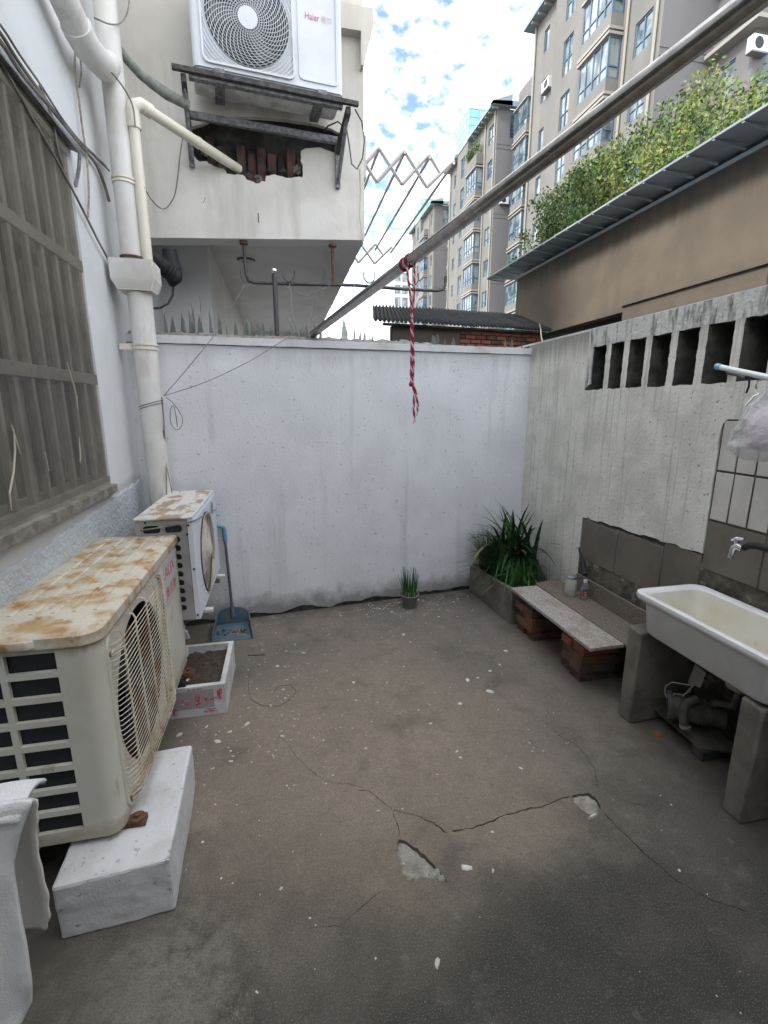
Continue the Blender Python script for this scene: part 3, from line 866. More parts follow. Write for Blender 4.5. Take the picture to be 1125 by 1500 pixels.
# dirty plastic film tied over the bars, sagging
mb = MB(); nx, nz_ = 60, 40; pts = []
for j in range(nz_ + 1):
    for i in range(nx + 1):
        y = WY0 + (WY1 - .015 - WY0) * i / nx; z = WZ0 + .01 + (WZ1 - .03 - WZ0) * j / nz_
        d = .013 + .008 * abs(mnoise.noise(V((y * 3, z * .9, 2)))) + .0012 * mnoise.noise(V((y * 9 + z * 3, z * 3, 0)))
        pts.append((LX + d, y, z))
mb.add(pts, [(j * (nx + 1) + i, j * (nx + 1) + i + 1, (j + 1) * (nx + 1) + i + 1, (j + 1) * (nx + 1) + i) for j in range(nz_) for i in range(nx)])
mb.build('plastic_film', Mt['film'], parent=lh, smooth=True)
for pts in [[(98, 530), (104, 552), (112, 580), (114, 600)], [(20, 628), (22, 660), (20, 690), (14, 722), (17, 748)], [(116, 640), (118, 668), (117, 678)], [(66, 662), (72, 690)], [(17, 622), (22, 640), (30, 665)]]:
    MB().tube([gx(u, v, LX + .03) for u, v in pts], [.002] + [.004] * (len(pts) - 2) + [.0015], 5).build('film_tear', mat('torn_film_edge', (.42, .38, .30), rough=.6), parent=lh)
# sill
mb = MB(); mb.prism([(LX - .09, WY1 + .02, WZ0 - .04), (LX + .035, WY1 + .02, WZ0 - .055), (LX + .035, WY1 + .02, WZ0 - .012), (LX - .09, WY1 + .02, WZ0 - .001)], (0, WY0 - WY1 - .05, 0))
mb.build('sill', mat('worn_sill', (.15, .14, .12), (.26, .25, .22), scale=14, rough=.9, bump=.5, bscale=50), parent=lh)
# small sloping hood over the window
mb = MB(); mb.prism([(LX + .001, WY1 + .06, WZ1 + .02), (LX + .045, WY1 + .06, WZ1 + .005), (LX + .045, WY1 + .06, WZ1 + .014), (LX + .001, WY1 + .06, WZ1 + .032)], (0, WY0 - WY1 - .1, 0))
mb.build('window_hood', Mt['greysteel'], parent=lh)
mb = MB(); mb.tube([(LX + .005, WY1 + .055, WZ1 - .14), (LX + .03, WY1 + .055, WZ1 - .06), (LX + .042, WY1 + .055, WZ1 + .004)], .008, 6); mb.build('hood_bracket', Mt['greysteel'], parent=lh)
# wall crack near the pipe
# neighbour house behind the camera, keeps the near end of the court in shade
hh = thing('rear_house', (.5, -1.2, 0), 'plain plastered house wall closing the courtyard behind the viewer', 'house')
mb = MB(); grid_face(mb, [(.2, 1.1, 0., 2.1)], LX, 9.0, -.03, 3.6, lambda s, z, d: V((s, -1.15 - d, z)), .12)
mb.quad((LX, -1.15, 3.6), (9, -1.15, 3.6), (9, -7, 3.6), (LX, -7, 3.6))
mb.quad((9, -1.15, -.03), (9, -7, -.03), (9, -7, 3.6), (9, -1.15, 3.6))
mb.build('wall', Mt['left'], parent=hh)
MB().box(.2, 1.1, -1.275, -1.23, 0, 2.1).build('door', Mt['board'], parent=hh)

# ================================================================== NEIGHBOUR'S BALCONY BLOCK behind the back wall
BO = .36       # offset of its face from the back wall plane
nb = thing('neighbour_house', bw(0, 2.2, 0), 'white plastered neighbour house jutting over the wall, with a broken hole showing brick', 'house')
fnB = lambda s, z, d=0: V((s, BY + BK * s + BO + d, z))
xr = gb(533, 200, BO).x
zb0, zb1 = 2.715, 2.862
def zbot(x): return zb0 + (zb1 - zb0) * (x + .95) / (xr + .95)
hole_px = [(281, 186), (276, 205), (284, 228), (292, 236), (303, 237), (313, 243), (328, 247), (333, 254), (345, 256), (356, 255), (362, 264), (375, 268), (389, 265), (390, 257), (402, 256), (413, 259),
           (428, 260), (443, 259), (444, 246), (441, 236), (440, 221), (452, 216), (470, 217), (486, 222), (500, 226), (503, 214), (500, 196), (480, 186), (440, 178), (380, 172), (320, 170)]
hole = []
HP = [gb(u, v, BO) for u, v in hole_px]
for i in range(len(HP)):
    for k_ in range(3):
        q = HP[i].lerp(HP[(i + 1) % len(HP)], k_ / 3)
        j = .005
        hole.append(V((q.x + R.uniform(-j, j), 0, q.z + R.uniform(-j, j))))
outer = [V((LX - .6, 0, zbot(LX - .6))), V((xr, 0, zb1)), V((xr, 0, 6.8)), V((LX - .6, 0, 6.8))]
mb = MB(); mb.add(*sheet_with_holes([[(p.x, p.z) for p in outer], [(p.x, p.z) for p in hole]], lambda x, z: fnB(x, z)))
n = len(hole); mb.add([fnB(p.x, p.z) for p in hole] + [fnB(p.x, p.z, .035) for p in hole], [(i, (i + 1) % n, n + (i + 1) % n, n + i) for i in range(n)])
# right side and the rest of the shell
Yr = fnB(xr, 0).y
mb.quad((xr, Yr, zb1), (xr, 9.5, zb1), (xr, 9.5, 6.8), (xr, Yr, 6.8))
mb.build('wall', Mt['balcony'], parent=nb)
# dark rough masonry behind the hole, and its bricks on end
MB().prism([fnB(-.62, 2.9, .16), fnB(.66, 2.9, .16), fnB(.66, 3.75, .16), fnB(-.62, 3.75, .16)], (0, .05, 0)).build('hole_back', Mt['darkconc'], parent=nb)
x = -.50
k = 0
while x < .56:
    w_ = R.uniform(.052, .062)
    for r_, (z0, z1) in enumerate(((2.93, 3.165), (3.175, 3.42))):
        dz = R.uniform(-.03, .03); dd = .038 + R.uniform(0, .055) + (.04 if r_ else 0)
        if R.random() < .12: dd += .05
        c = fnB(x, 0)
        T = Matrix.Translation(fnB(x, 0, dd)) @ Matrix.Rotation(math.atan(BK), 4, 'Z')
        red = (k in (10, 13, 14)) if False else (-.02 < x < .36 and R.random() < .28)
        MB().box(0, w_, 0, .10, z0 + dz, z1 + dz, T).build('brick', Mt['brick'] if red else Mt['brickdark'], parent=nb, bevel=.004, seg=1)
    x += w_ + .012; k += 1
# rubble mortar lumps in the hole
for u, v in [(300, 222), (312, 232), (345, 246), (365, 258), (378, 262), (395, 250), (415, 250), (435, 250), (290, 212)]:
    p = gb(u, v, BO + .05); n = 9; s_ = R.uniform(.018, .034); mb = MB(); pts = []
    for a in range(5):
        for b in range(n):
            w = 2 * PI * b / n; ph = PI * (a + .5) / 5 - PI / 2
            q = V((math.cos(w) * math.cos(ph), math.sin(w) * math.cos(ph) * .8, math.sin(ph)))
            pts.append(p + q * s_ * (1 + .8 * mnoise.noise(q * 1.7 + p * 9)))
    mb.add(pts, [(a * n + b, a * n + (b + 1) % n, (a + 1) * n + (b + 1) % n, (a + 1) * n + b) for a in range(4) for b in range(n)] + [tuple(range(n)), tuple(range(4 * n, 5 * n))])
    mb.build('mortar_lump', Mt['darkconc'] if R.random() < .6 else Mt['concrete'], parent=nb)
# underside: front beam, right beam, recessed ceiling
mb = MB()
zf = lambda x: zbot(x)
bwid = .16; rbw = .20
mb.quad(fnB(LX - .6, zf(LX - .6)), fnB(xr, zf(xr)), fnB(xr, zf(xr), bwid), fnB(LX - .6, zf(LX - .6), bwid))
mb.quad(fnB(LX - .6, zf(LX - .6), bwid), fnB(xr - rbw, zf(xr - rbw), bwid), fnB(xr - rbw, 2.95, bwid), fnB(LX - .6, 2.95, bwid))
mb.quad((xr - rbw, Yr + .1, zb1), (xr, Yr + .1, zb1), (xr, 9.5, zb1), (xr - rbw, 9.5, zb1))
mb.quad((xr - rbw, Yr + .1, zb1), (xr - rbw, 9.5, zb1), (xr - rbw, 9.5, 2.95), (xr - rbw, Yr + .1, 2.95))
mb.build('beam', Mt['soffit'], parent=nb)
mb = MB(); mb.quad(fnB(LX - .6, 2.95, bwid), fnB(xr - rbw, 2.95, bwid), (xr - rbw, 9.5, 2.95), (LX - .6, 9.5, 2.95)); mb.build('ceiling', Mt['soffit'], parent=nb)
mb = MB(); mb.box(-8, xr, 9.5, 9.6, 0, 6.8); mb.box(LX - .6, -.55, 4.6, 9.5, 0, 2.949); mb.build('rear_wall', Mt['soffit'], parent=nb)
mb = MB(); mb.box(LX - .6, xr, 4.02, 9.6, 6.80, 6.95); mb.build('roof_slab', Mt['cap'], parent=nb)
# cornice near the top right corner
cp = [gb(u, v, BO + .001) for u, v in [(500, 6), (546, 10), (547, 38), (534, 92), (533, 22 + 22), (500, 36)]]
cp = [V((p.x, p.y - .06, p.z)) for p in cp]
cp = [fnB(xr - .6, 4.05, -.07), fnB(xr + .075, 4.05, -.07), fnB(xr + .075, 4.27, -.07), fnB(xr - .6, 4.27, -.07)]
p2 = [gb(u, v, BO - .07) for u, v in [(547, 12), (547, 38), (533, 95), (529, 95), (529, 45), (498, 40), (498, 2)]]
MB().prism(p2, (0, .9, 0)).build('cornice', Mt['balcony'], parent=nb)
# electric box stub
# ceiling lamp
lp = gb(360, 433, BO + .75)
cl = thing('ceiling_lamp', (lp.x, lp.y + .4, 2.949), 'round white ceiling lamp under the neighbour house, unlit', 'lamp')
c_ = V(cl.location)
MB().lathe([(.075, -.012), (.085, -.004), (.085, 0)], c_, 28).build('rim', Mt['hook'], parent=cl, smooth=True)
MB().lathe([(.01, -.035), (.04, -.032), (.065, -.022), (.073, -.012)], c_, 28).build('diffuser', Mt['lamp'], parent=cl, smooth=True)

# ------------------------------------------------------------------ upper AC on its bracket
ROT = Matrix.Rotation(math.atan(BK), 4, 'Z')
A0 = gb(283, 99, -.02); A1 = gb(503, 141, -.02)
acw = (A1 - A0).xy.length; az = 3.585
ua = thing('air_conditioner_outdoor_unit', (A0.x + acw / 2, A0.y + .15, az), 'white outdoor unit with round spiral grille hung high on the neighbour house', 'air conditioner', 'outdoor air conditioner units')
T = Matrix.Translation(V((A0.x, A0.y, az))) @ ROT
def tp(x, y, z): return T @ V((x, y, z))
AH, AD = .60, .30
mb = MB()
pol = rrect(0, acw, 0, AD, .03, 4)
mb.prism([tp(x, y, 0) for x, y in pol], (0, 0, AH)); mb.build('casing', Mt['acwhite'], parent=ua, smooth=True)
# raised frame round the fan
fx, fz, fr_ = .335 * acw / .93, .285, .245
gm = MB()
def ring_rect(mb, x0, x1, z0, z1, r, w_, y0, y1):
    o_ = rrect(x0, x1, z0, z1, r, 6); i_ = rrect(x0 + w_, x1 - w_, z0 + w_, z1 - w_, max(.004, r - w_), 6); n = len(o_)
    P = [tp(a, y0, b) for a, b in o_] + [tp(a, y0, b) for a, b in i_] + [tp(a, y1, b) for a, b in o_] + [tp(a, y1, b) for a, b in i_]
    F = []
    for i in range(n):
        j = (i + 1) % n
        F += [(i, j, n + j, n + i), (i, j, 2 * n + j, 2 * n + i), (n + i, n + j, 3 * n + j, 3 * n + i)]
    mb.add(P, F)
ring_rect(gm, fx - .275, fx + .275, .02, .565, .04, .012, -.014, .001)
gm.build('grille_frame', Mt['acwhite'], parent=ua, smooth=True)
# plate with round opening: dark recess disc + casing face stays behind -> build dark drum disc slightly proud
d = MB(); d.add([tp(fx + fr_ * math.cos(2 * PI * k / 48), -.003, fz + fr_ * math.sin(2 * PI * k / 48)) for k in range(48)], [tuple(range(48))])
d.build('fan_opening', Mt['dark'], parent=ua)
gm = MB()
for k in range(1, 15):
    r_ = .055 + k * .0137
    gm.tube([tp(fx + r_ * math.cos(w), -.012 - .006 * math.cos(r_ / .25 * 1.5), fz + r_ * math.sin(w)) for w in [2 * PI * i / 48 for i in range(49)]], .0017, 4, caps=False)
for k in range(40):
    pts = []
    for i in range(9):
        r_ = .05 + (.245 - .05) * i / 8; w = 2 * PI * k / 40 + 0.75 * (i / 8) ** 1.3
        pts.append(tp(fx + r_ * math.cos(w), -.016, fz + r_ * math.sin(w)))
    gm.tube(pts, .0021, 4, caps=False)
for rr in (.262, .280, .298, .316, .334, .352):
    for q0 in (225, 315, 45, 135):
        lim = math.degrees(math.acos(min(1, .262 / rr)))
        a0, a1 = math.radians(q0 - 45 + lim), math.radians(q0 + 45 - lim)
        if a1 - a0 < .08: continue
        gm.tube([tp(fx + rr * math.cos(a0 + (a1 - a0) * i / 8), -.010, min(.56, max(.025, fz + rr * math.sin(a0 + (a1 - a0) * i / 8)))) for i in range(9)], .003, 4)
gm.build('spiral_grille', Mt['acwhite'], parent=ua, smooth=True)
MB().add([tp(fx + .058 * math.cos(2 * PI * k / 32), -.022, fz + .058 * math.sin(2 * PI * k / 32)) for k in range(32)] + [tp(fx + .058 * math.cos(2 * PI * k / 32), -.010, fz + .058 * math.sin(2 * PI * k / 32)) for k in range(32)],
         [tuple(range(32))] + [(i, (i + 1) % 32, 32 + (i + 1) % 32, 32 + i) for i in range(32)]).build('grille_hub', Mt['acwhite'], parent=ua)
fb_ = MB()
for k in range(3):
    w0 = 2 * PI * k / 3 + .5
    P = [tp(fx + r_ * math.cos(w0 + a), -.0045, fz + r_ * math.sin(w0 + a)) for r_, a in ((.05, 0), (.22, .25), (.225, .8), (.05, .9))]
    fb_.quad(*P)
fb_.build('fan_blade', mat('fan_grey', (.10, .105, .115), rough=.5), parent=ua)
gm = MB(); ring_rect(gm, fx + .30, acw - .035, .035, .58, .03, .010, -.008, .001); gm.build('side_panel_frame', Mt['acwhite'], parent=ua, smooth=True)


def text_part(s, size, m, origin, xdir, ydir, parent, name='lettering', depth=.0008, shear=0, maxw=None):
    cu = bpy.data.curves.new(name, 'FONT'); cu.body = s; cu.size = size; cu.extrude = 0; cu.resolution_u = 3; cu.shear = shear
    to = bpy.data.objects.new('tmp_text', cu); COL.objects.link(to)
    dg = bpy.context.evaluated_depsgraph_get(); dg.update()
    me = bpy.data.meshes.new_from_object(to.evaluated_get(dg))
    bpy.data.objects.remove(to)
    xd = V(xdir).normalized(); yd = V(ydir).normalized(); nd = xd.cross(yd)
    mb = MB()
    xs = [v.co.x for v in me.vertices] or [0]
    kx = 1 if not maxw else maxw / (max(xs) - min(xs))
    mb.add([V(origin) + xd * v.co.x * kx + yd * v.co.y + nd * depth for v in me.vertices], [tuple(p.vertices) for p in me.polygons])
    if not me.polygons: return None
    return mb.build(name, m, parent=parent)


xd = ROT @ V((1, 0, 0))
text_part('Haier', .050, mat('pink_red_print', (.55, .10, .20), rough=.5), tp(.676, -.002, .366), xd, (0, 0, 1), ua, maxw=.090)
text_part('海尔', .042, mat('pale_grey_print', (.62, .42, .45), rough=.5), tp(.775, -.002, .368), xd, (0, 0, 1), ua, maxw=.070)
# base feet and pressed bottom panel
for xx in (.12, acw - .17):
    MB().box(xx, xx + .06, -.012, AD + .02, -.022, -.001, T).build('foot', Mt['greysteel'], parent=ua)
mb = MB(); mb.box(.015, acw - .015, .012, AD - .012, -.006, -.0005, T); mb.build('bottom_plate', mat('grimy_plate', (.75, .75, .73), (.5, .5, .48), scale=9, rough=.7), parent=ua)
# bracket
br = thing('steel_bracket', tp(acw / 2, .2, -.4), 'sooty steel angle bracket carrying the high outdoor unit', 'bracket')
mb = MB(); mb.box(-.12, acw + .10, -.015, .012, -.050, -.0235, T); mb.build('front_rail', Mt['blackmetal'], parent=br, bevel=.002)
mb = MB(); mb.box(-.03, acw + .0, .0125, .050, -.066, -.0245, T); mb.build('front_bar', Mt['greysteel'], parent=br, bevel=.003)
mb = MB(); mb.box(-.06, acw + .02, .268, .30, -.150, -.108, T); mb.build('rear_bar', Mt['greysteel'], parent=br, bevel=.003)
for sgn, xx in ((0, -.075), (1, acw + .02)):
    mb = MB(); mb.prism([tp(xx, .0125, -.095), tp(xx, .345, -.19), tp(xx, .345, -.151), tp(xx, .0125, -.051)], (.032, 0, 0)); mb.build('arm', Mt['blackmetal'], parent=br, bevel=.002)
    mb = MB(); mb.box(xx, xx + .034, .346, .37, -.40, -.13, T); mb.build('wall_leg', Mt['greysteel'], parent=br, bevel=.002)
    mb = MB(); mb.tube([tp(xx + .016, .04, -.08), tp(xx + .016, .35, -.37)], .014, 4); mb.build('strut', Mt['greysteel'], parent=br)
# cable loop at the bracket's right end
cl_ = [gb(520, 160, .05), gb(530, 178, .05), gb(534, 205, .05), gb(531, 232, .05), gb(523, 248, .08), gb(515, 240, .1), gb(512, 215, .1), gb(508, 190, .1), gb(495, 178, .12), gb(480, 185, .2), gb(475, 192, .3)]
tag(MB().tube(cl_, .005, 6).build('cable', Mt['hook'], smooth=True), 'dark cable looping off the right end of the high bracket', 'cable')
tag(MB().tube([gb(527, 248, .30), gb(528, 280, .335), gb(527, 320, .340), gb(532, 356, .34), gb(530, 366, .34)], [.007, .004, .003, .004, .002], 5).build('cord', mat('yellowed_cord', (.50, .47, .38), rough=.8), smooth=True),
    'yellowed cord hanging down the corner of the neighbour house', 'cord')
# small wall marks (nail scratches)
MB().tube([gb(378, 312, BO - .002), gb(379, 326, BO - .002)], .003, 4).build('scratch', Mt['black'], parent=nb)
MB().tube([gb(301, 289, BO - .002), gb(298, 297, BO - .002)], .0015, 4).build('scratch', Mt['black'], parent=nb)

# ------------------------------------------------------------------ hanging rail under the balcony
rl = thing('hanging_rail', gb(500, 420, BO + .05), 'dark steel clothes rail with hooks hanging under the neighbour house', 'clothes rail')
o_ = BO + .05
P = [gb(357, 356, o_), gb(359, 385, o_), gb(361, 403, o_), gb(364, 411, o_), gb(372, 414, o_), gb(430, 416, o_), gb(520, 418, o_), gb(600, 424, o_), gb(640, 426, o_), gb(649, 424, o_), gb(652, 418, o_), gb(653, 405, o_)]
MB().tube(P, .0125, 10).build('pipe', Mt['rail'], parent=rl, smooth=True)
for (a, b) in (((487, 360), (488, 416)),):
    MB().tube([gb(*a, o_), gb(*b, o_)], .011, 8).build('drop_rod', Mt['rust'], parent=rl, smooth=True)
for u, v in ((357, 357), (487, 361)):
    p = gb(u, v, o_); MB().lathe([(.03, -.004), (.03, .012)], p, 14).build('ceiling_plate', Mt['rust'], parent=rl)
for u, v in ((423, 413), (541, 415), (605, 418)):
    P = [gb(u - 9, v - 17, o_ - .02), gb(u - 8, v - 8, o_ - .02), gb(u - 4, v - 2, o_ - .02), gb(u, v, o_ - .02), gb(u + 5, v - 2, o_ - .02), gb(u + 8, v - 8, o_ - .02), gb(u + 8, v - 17, o_ - .02)]
    MB().tube(P, .005, 6).build('hook', Mt['hook'], parent=rl, smooth=True)
P = [gb(353, 398, o_ - .02), gb(353, 404, o_ - .02), gb(356, 411, o_ - .02), gb(361, 415, o_ - .02)]
MB().tube(P, .005, 6).build('hook', Mt['hook'], parent=rl, smooth=True)
# wire sagging from rail
tag(MB().tube([gb(418, 420, .3), gb(430, 426, .3), gb(449, 434, .3), gb(465, 429, .3), gb(486, 416, .3)], .003, 5).build('wire', Mt['cable'], smooth=True), 'dark wire sagging below the hanging clothes rail', 'wire')
tag(MB().tube([gb(424, 415, .3), gb(427, 440, .2), gb(426, 446, .2), gb(430, 470, .12), gb(434, 484, .1)], .003, 5).build('cord', Mt['cable'], smooth=True), 'thin knotted cord hanging from the middle hook of the clothes rail', 'cord')
# post with ball finial
ps = thing('steel_post', gb(406, 489, .10), 'dark steel post with a round ball top standing on the back wall', 'post')
b_ = gb(406, 491, .10); t_ = gb(406, 402, .10)
MB().tube([b_, (b_.x, b_.y, t_.z)], .017, 12).build('shaft', Mt['hook'], parent=ps, smooth=True)
MB().lathe([(.001, -.022), (.013, -.018), (.021, -.007), (.021, .007), (.013, .018), (.001, .022)], (b_.x, b_.y, t_.z + .02), 16).build('ball', Mt['chrome'], parent=ps, smooth=True)

# ------------------------------------------------------------------ folding lattice drying rack on the side of the neighbour house
dr = thing('folding_drying_rack', (xr, 5.2, 3.4), 'folding zigzag drying rack reaching out beside the neighbour house', 'drying rack')
def lat(y, x0, p, zt, zb, n0, n1, half):
    for k in range(n0, n1):
        for (a, b) in (((x0 + k * p, zt), (x0 + (k + 1) * p - .01, zb)), ((x0 + k * p - .012, zb), (x0 + (k + 1) * p, zt - .005))):
            mb = MB(); A = V((a[0], y, a[1])); B = V((b[0], y + .014, b[1]))
            mb.tube([A, B], .015, 4); mb.build('lattice_bar', Mt['alu'], parent=dr)
    if half:
        k = n1
        MB().tube([(x0 + k * p, y, zt - .01), (x0 + k * p + .107, y + .014, (zt + zb) / 2 - .02)], .015, 4).build('lattice_bar', Mt['alu'], parent=dr)
        MB().tube([(x0 + k * p - .012, y + .014, zb), (x0 + k * p + .21, y, zt - .03)], .015, 4).build('lattice_bar', Mt['alu'], parent=dr)
lat(4.1, .83, .204, 3.555, 3.320, -1, 2, True)
lat(6.4, .845, .204, 3.60, 3.365, -1, 2, True)
for k, (xa, za) in enumerate(((.83, 3.545), (1.034, 3.535), (1.238, 3.52), (1.44, 3.50))):
    MB().tube([(xa, 4.08, za), (xa + .015, 6.42, za + .01)], .012, 6).build('hanging_rod', Mt['alu'], parent=dr, smooth=True)
MB().box(xr, xr + .02, 4.0, 6.6, 3.30, 3.58).build('wall_plate', Mt['alu'], parent=dr)

# ------------------------------------------------------------------ drain pipes on the left
PX, PY = -.800, 3.28
dp = thing('drain_pipe', (PX, PY, 0), 'white plastic rain pipe with a square hopper in the left corner', 'drain pipe')
MB().tube([(PX, PY, -.02), (PX, PY, 2.26)], .068, 20).build('lower_pipe', Mt['pvc'], parent=dp, smooth=True)
MB().tube([(PX - .02, PY, 2.44), (PX - .02, PY, 4.9)], .058, 20).build('upper_pipe', Mt['pvc'], parent=dp, smooth=True)
hx0, hx1, hy0, hy1 = PX - .125, PX + .108, PY - .10, PY + .09
mb = MB(); z0, z1, z2 = 2.262, 2.315, 2.425
tp_ = [V((hx0, hy0, z2)), V((hx1, hy0, z2)), V((hx1, hy1, z2)), V((hx0, hy1, z2))]
md_ = [V((p.x, p.y, z1)) for p in tp_]
c_ = V((PX, PY, 0)); bt_ = [V((PX + (p.x - PX) * .78, PY + (p.y - PY) * .78, z0)) for p in tp_]
mb.add(tp_ + md_ + bt_, [(i, (i + 1) % 4, 4 + (i + 1) % 4, 4 + i) for i in range(4)] + [(4 + i, 4 + (i + 1) % 4, 8 + (i + 1) % 4, 8 + i) for i in range(4)] + [(11, 10, 9, 8)])
ti = [V((PX + (p.x - PX) * .93, PY + (p.y - PY) * .93, z2)) for p in tp_]; tb = [V((p.x, p.y, z1)) for p in ti]
mb.add(tp_ + ti + tb, [(i, (i + 1) % 4, 4 + (i + 1) % 4, 4 + i) for i in range(4)] + [(4 + i, 4 + (i + 1) % 4, 8 + (i + 1) % 4, 8 + i) for i in range(4)])
mb.build('hopper', Mt['pvc'], parent=dp, bevel=.004)
for i in range(5):
    MB().box(hx1 - .0005, hx1 + .005, hy0 + .02 + i * .036, hy0 + .032 + i * .036, z1 + .005, z2 - .008).build('hopper_rib', Mt['pvc'], parent=dp)
for z, r_, cx in ((1.965, .068, PX), (1.94, .068, PX), (2.86, .058, PX - .02), (2.84, .058, PX - .02), (2.45, .060, PX - .02)):
    MB().tube([(cx, PY, z - .006), (cx, PY, z + .006)], r_ + .006, 20).build('clip_band', Mt['pvc2'] if z != 2.45 else Mt['rust'], parent=dp, smooth=True)
MB().box(PX - .14, PX - .05, PY - .02, PY + .02, 1.935, 1.97).build('clip_arm', Mt['pvc2'], parent=dp)
for z in (1.60, 1.615):
    MB().tube([(PX - .068, PY - .03, z - .02)] + [(PX + .070 * math.cos(w), PY - .070 * math.sin(w), z + .02 * math.cos(w)) for w in [PI * .9 - PI * i / 8 for i in range(9)]], .0025, 5).build('string_wrap', Mt['cable'], parent=dp)
# thick pipe coming along the wall overhead and turning into the corner
tpn = thing('overhead_drain_pipe', (LX + .12, 3.0, 3.3), 'thick white pipe running overhead along the left house into the corner', 'drain pipe')
qa = gx(94, 0, -.86); qb = gx(116, 48, -.85); qd = qb - qa
MB().tube([qa - qd * 6, qa, qb], .060, 20).build('pipe', Mt['pvc'], parent=tpn, smooth=True)
MB().tube([qb - qd * .25, qb, qb + qd * .5 + V((.005, 0, .0)), V((-.825, 3.16, qb.z + .02)), V((-.82, 3.24, qb.z + .08))], [.068, .068, .066, .064, .058], 20).build('elbow', Mt['pvc'], parent=tpn, smooth=True)
# slim cream pipe with elbow into the broken hole
sp_ = thing('slim_waste_pipe', (-.735, 3.30, 2.42), 'slim cream plastic pipe with an elbow slanting into the broken wall hole', 'waste pipe')
sx, sy = -.737, 3.28
P1 = V((sx, sy, 2.43)); P2 = V((sx, sy, 3.17)); e = gb(213, 160, .0); P3 = gb(350, 248, BO + .05)
st = V((sx + .06, sy + .01, 3.235))
MB().tube([P1, P2], .030, 16).build('pipe', Mt['pvc2'], parent=sp_, smooth=True)
MB().tube([P2 - V((0, 0, .05)), P2, V((sx, sy, 3.20)), V((sx + .012, sy, 3.232)), V((sx + .045, sy + .01, 3.245)), st + (P3 - st) * .06], .037, 16).build('elbow', Mt['pvc2'], parent=sp_, smooth=True)
MB().tube([st, P3], .030, 16).build('pipe', Mt['pvc2'], parent=sp_, smooth=True)
MB().tube([st + (P3 - st) * .5, st + (P3 - st) * .52], .034, 16).build('coupling', Mt['pvc2'], parent=sp_, smooth=True)
# black insulated duct
q = [gb(204, 372, .05), gb(216, 376, .1), gb(228, 384, .18), gb(240, 392, .22), gb(252, 402, .25), gb(258, 408, .28)]
pts = []; rad = []
for i in range(len(q) - 1):
    for k_ in range(6):
        pts.append(q[i].lerp(q[i + 1], k_ / 6)); rad.append(.050 + (.006 if k_ % 2 else -.002))
bd = thing('insulated_duct', q[-1], 'black wrapped duct bundle beside the rain pipe hopper', 'duct')
MB().tube(pts, rad, 14).build('duct', Mt['black'], parent=bd, smooth=True)
a_ = gb(250, 368, .35)
pts = [gb(248, 366, .34), gb(250, 380, .34), gb(253, 392, .32), gb(254, 408, .30), gb(252, 418, .28)]
MB().tube(pts, [.048, .052, .058, .055, .02], 14).build('duct_branch', Mt['black'], parent=bd, smooth=True)
MB().tube([gb(254, 418, .28), gb(253, 432, .2), gb(246, 445, .12), gb(235, 451, .05), gb(222, 452, -.02)], .007, 7).build('lead', Mt['black'], parent=bd, smooth=True)
# taped hose to the upper unit
pts = [gb(171, 66, -.05), gb(186, 88, -.02), gb(205, 108, 0), gb(222, 122, .02), gb(245, 138, .05), gb(262, 147, .08), gb(277, 155, .1)]
hb = thing('refrigerant_hose', pts[3], 'grey tape wrapped hose sagging from the corner to the high outdoor unit', 'hose')
MB().tube(pts, [.020, .024, .026, .028, .032, .030, .028], 10).build('hose', Mt['hose'], parent=hb, smooth=True)

# ------------------------------------------------------------------ cables and strings
def cable(px, r_, m, label, cat='cable', x=LX + .02, group=None):
    pts = [gx(u, v, xx) if not callable(xx) else xx(u, v) for (u, v, xx) in [(p + (x,))[:3] for p in px]]
    # densify
    Q = []
    for i in range(len(pts) - 1):
        p0 = pts[max(i - 1, 0)]; p1 = pts[i]; p2 = pts[i + 1]; p3 = pts[min(i + 2, len(pts) - 1)]
        for k_ in range(5):
            t = k_ / 5
            Q.append(.5 * ((2 * p1) + (p2 - p0) * t + (2 * p0 - 5 * p1 + 4 * p2 - p3) * t * t + (3 * p1 - p0 - 3 * p2 + p3) * t ** 3))
    Q.append(pts[-1])
    o = MB().tube(Q, r_, 6).build(cat.replace(' ', '_'), m, smooth=True)
    return tag(o, label, cat, group)
def onb(off): return lambda u, v: gb(u, v, off)
CG = 'cables on the left house wall'
cable([(-30, 18), (0, 48), (28, 92), (70, 150), (100, 190), (125, 215), (155, 244)], .0075, Mt['cable'], 'upper grey cable in the bundle over the barred window', group=CG)
cable([(-30, 10), (0, 36), (30, 82), (60, 125), (92, 175), (122, 212), (160, 250)], .005, Mt['cable'], 'thin cable along the top of the bundle over the barred window', group=CG)
cable([(-30, 32), (0, 60), (32, 108), (74, 158), (112, 205), (140, 240), (152, 268), (160, 295)], .0085, Mt['cable'], 'thick lowest cable of the bundle, turning down beside the rain pipe', group=CG)
cable([(0, 88), (40, 160), (75, 220), (97, 260), (125, 315), (145, 355), (163, 388)], .006, Mt['cable'], 'dark cable slanting down past the window hood to the pipe hopper', group=CG)
cable([(58, 125), (68, 148), (78, 180), (84, 215), (95, 252)], .0055, Mt['cable'], 'pale cable dropping across the window hood', group=CG)
cable([(110, 75), (110, 108), (116, 150), (121, 190), (127, 230), (130, 280), (129, 318)], .005, mat('twisted_pair', (.36, .30, .24), (.20, .17, .14), scale=40, rough=.8), 'twisted beige cable hanging straight down under the overhead pipe', group=CG)
cable([(118, 88), (119, 105), (116, 128)], .004, Mt['cable'], 'short looped wire end below the overhead pipe', group=CG)
cable([(112, 82, onb(-.4)), (122, 80, onb(-.4)), (140, 86, onb(-.38)), (165, 108, onb(-.35)), (185, 135, onb(-.3)), (195, 158, onb(-.25)), (198, 185, onb(-.22))], .004, Mt['cable'], 'thin wire arching from the overhead pipe across the rain pipe')
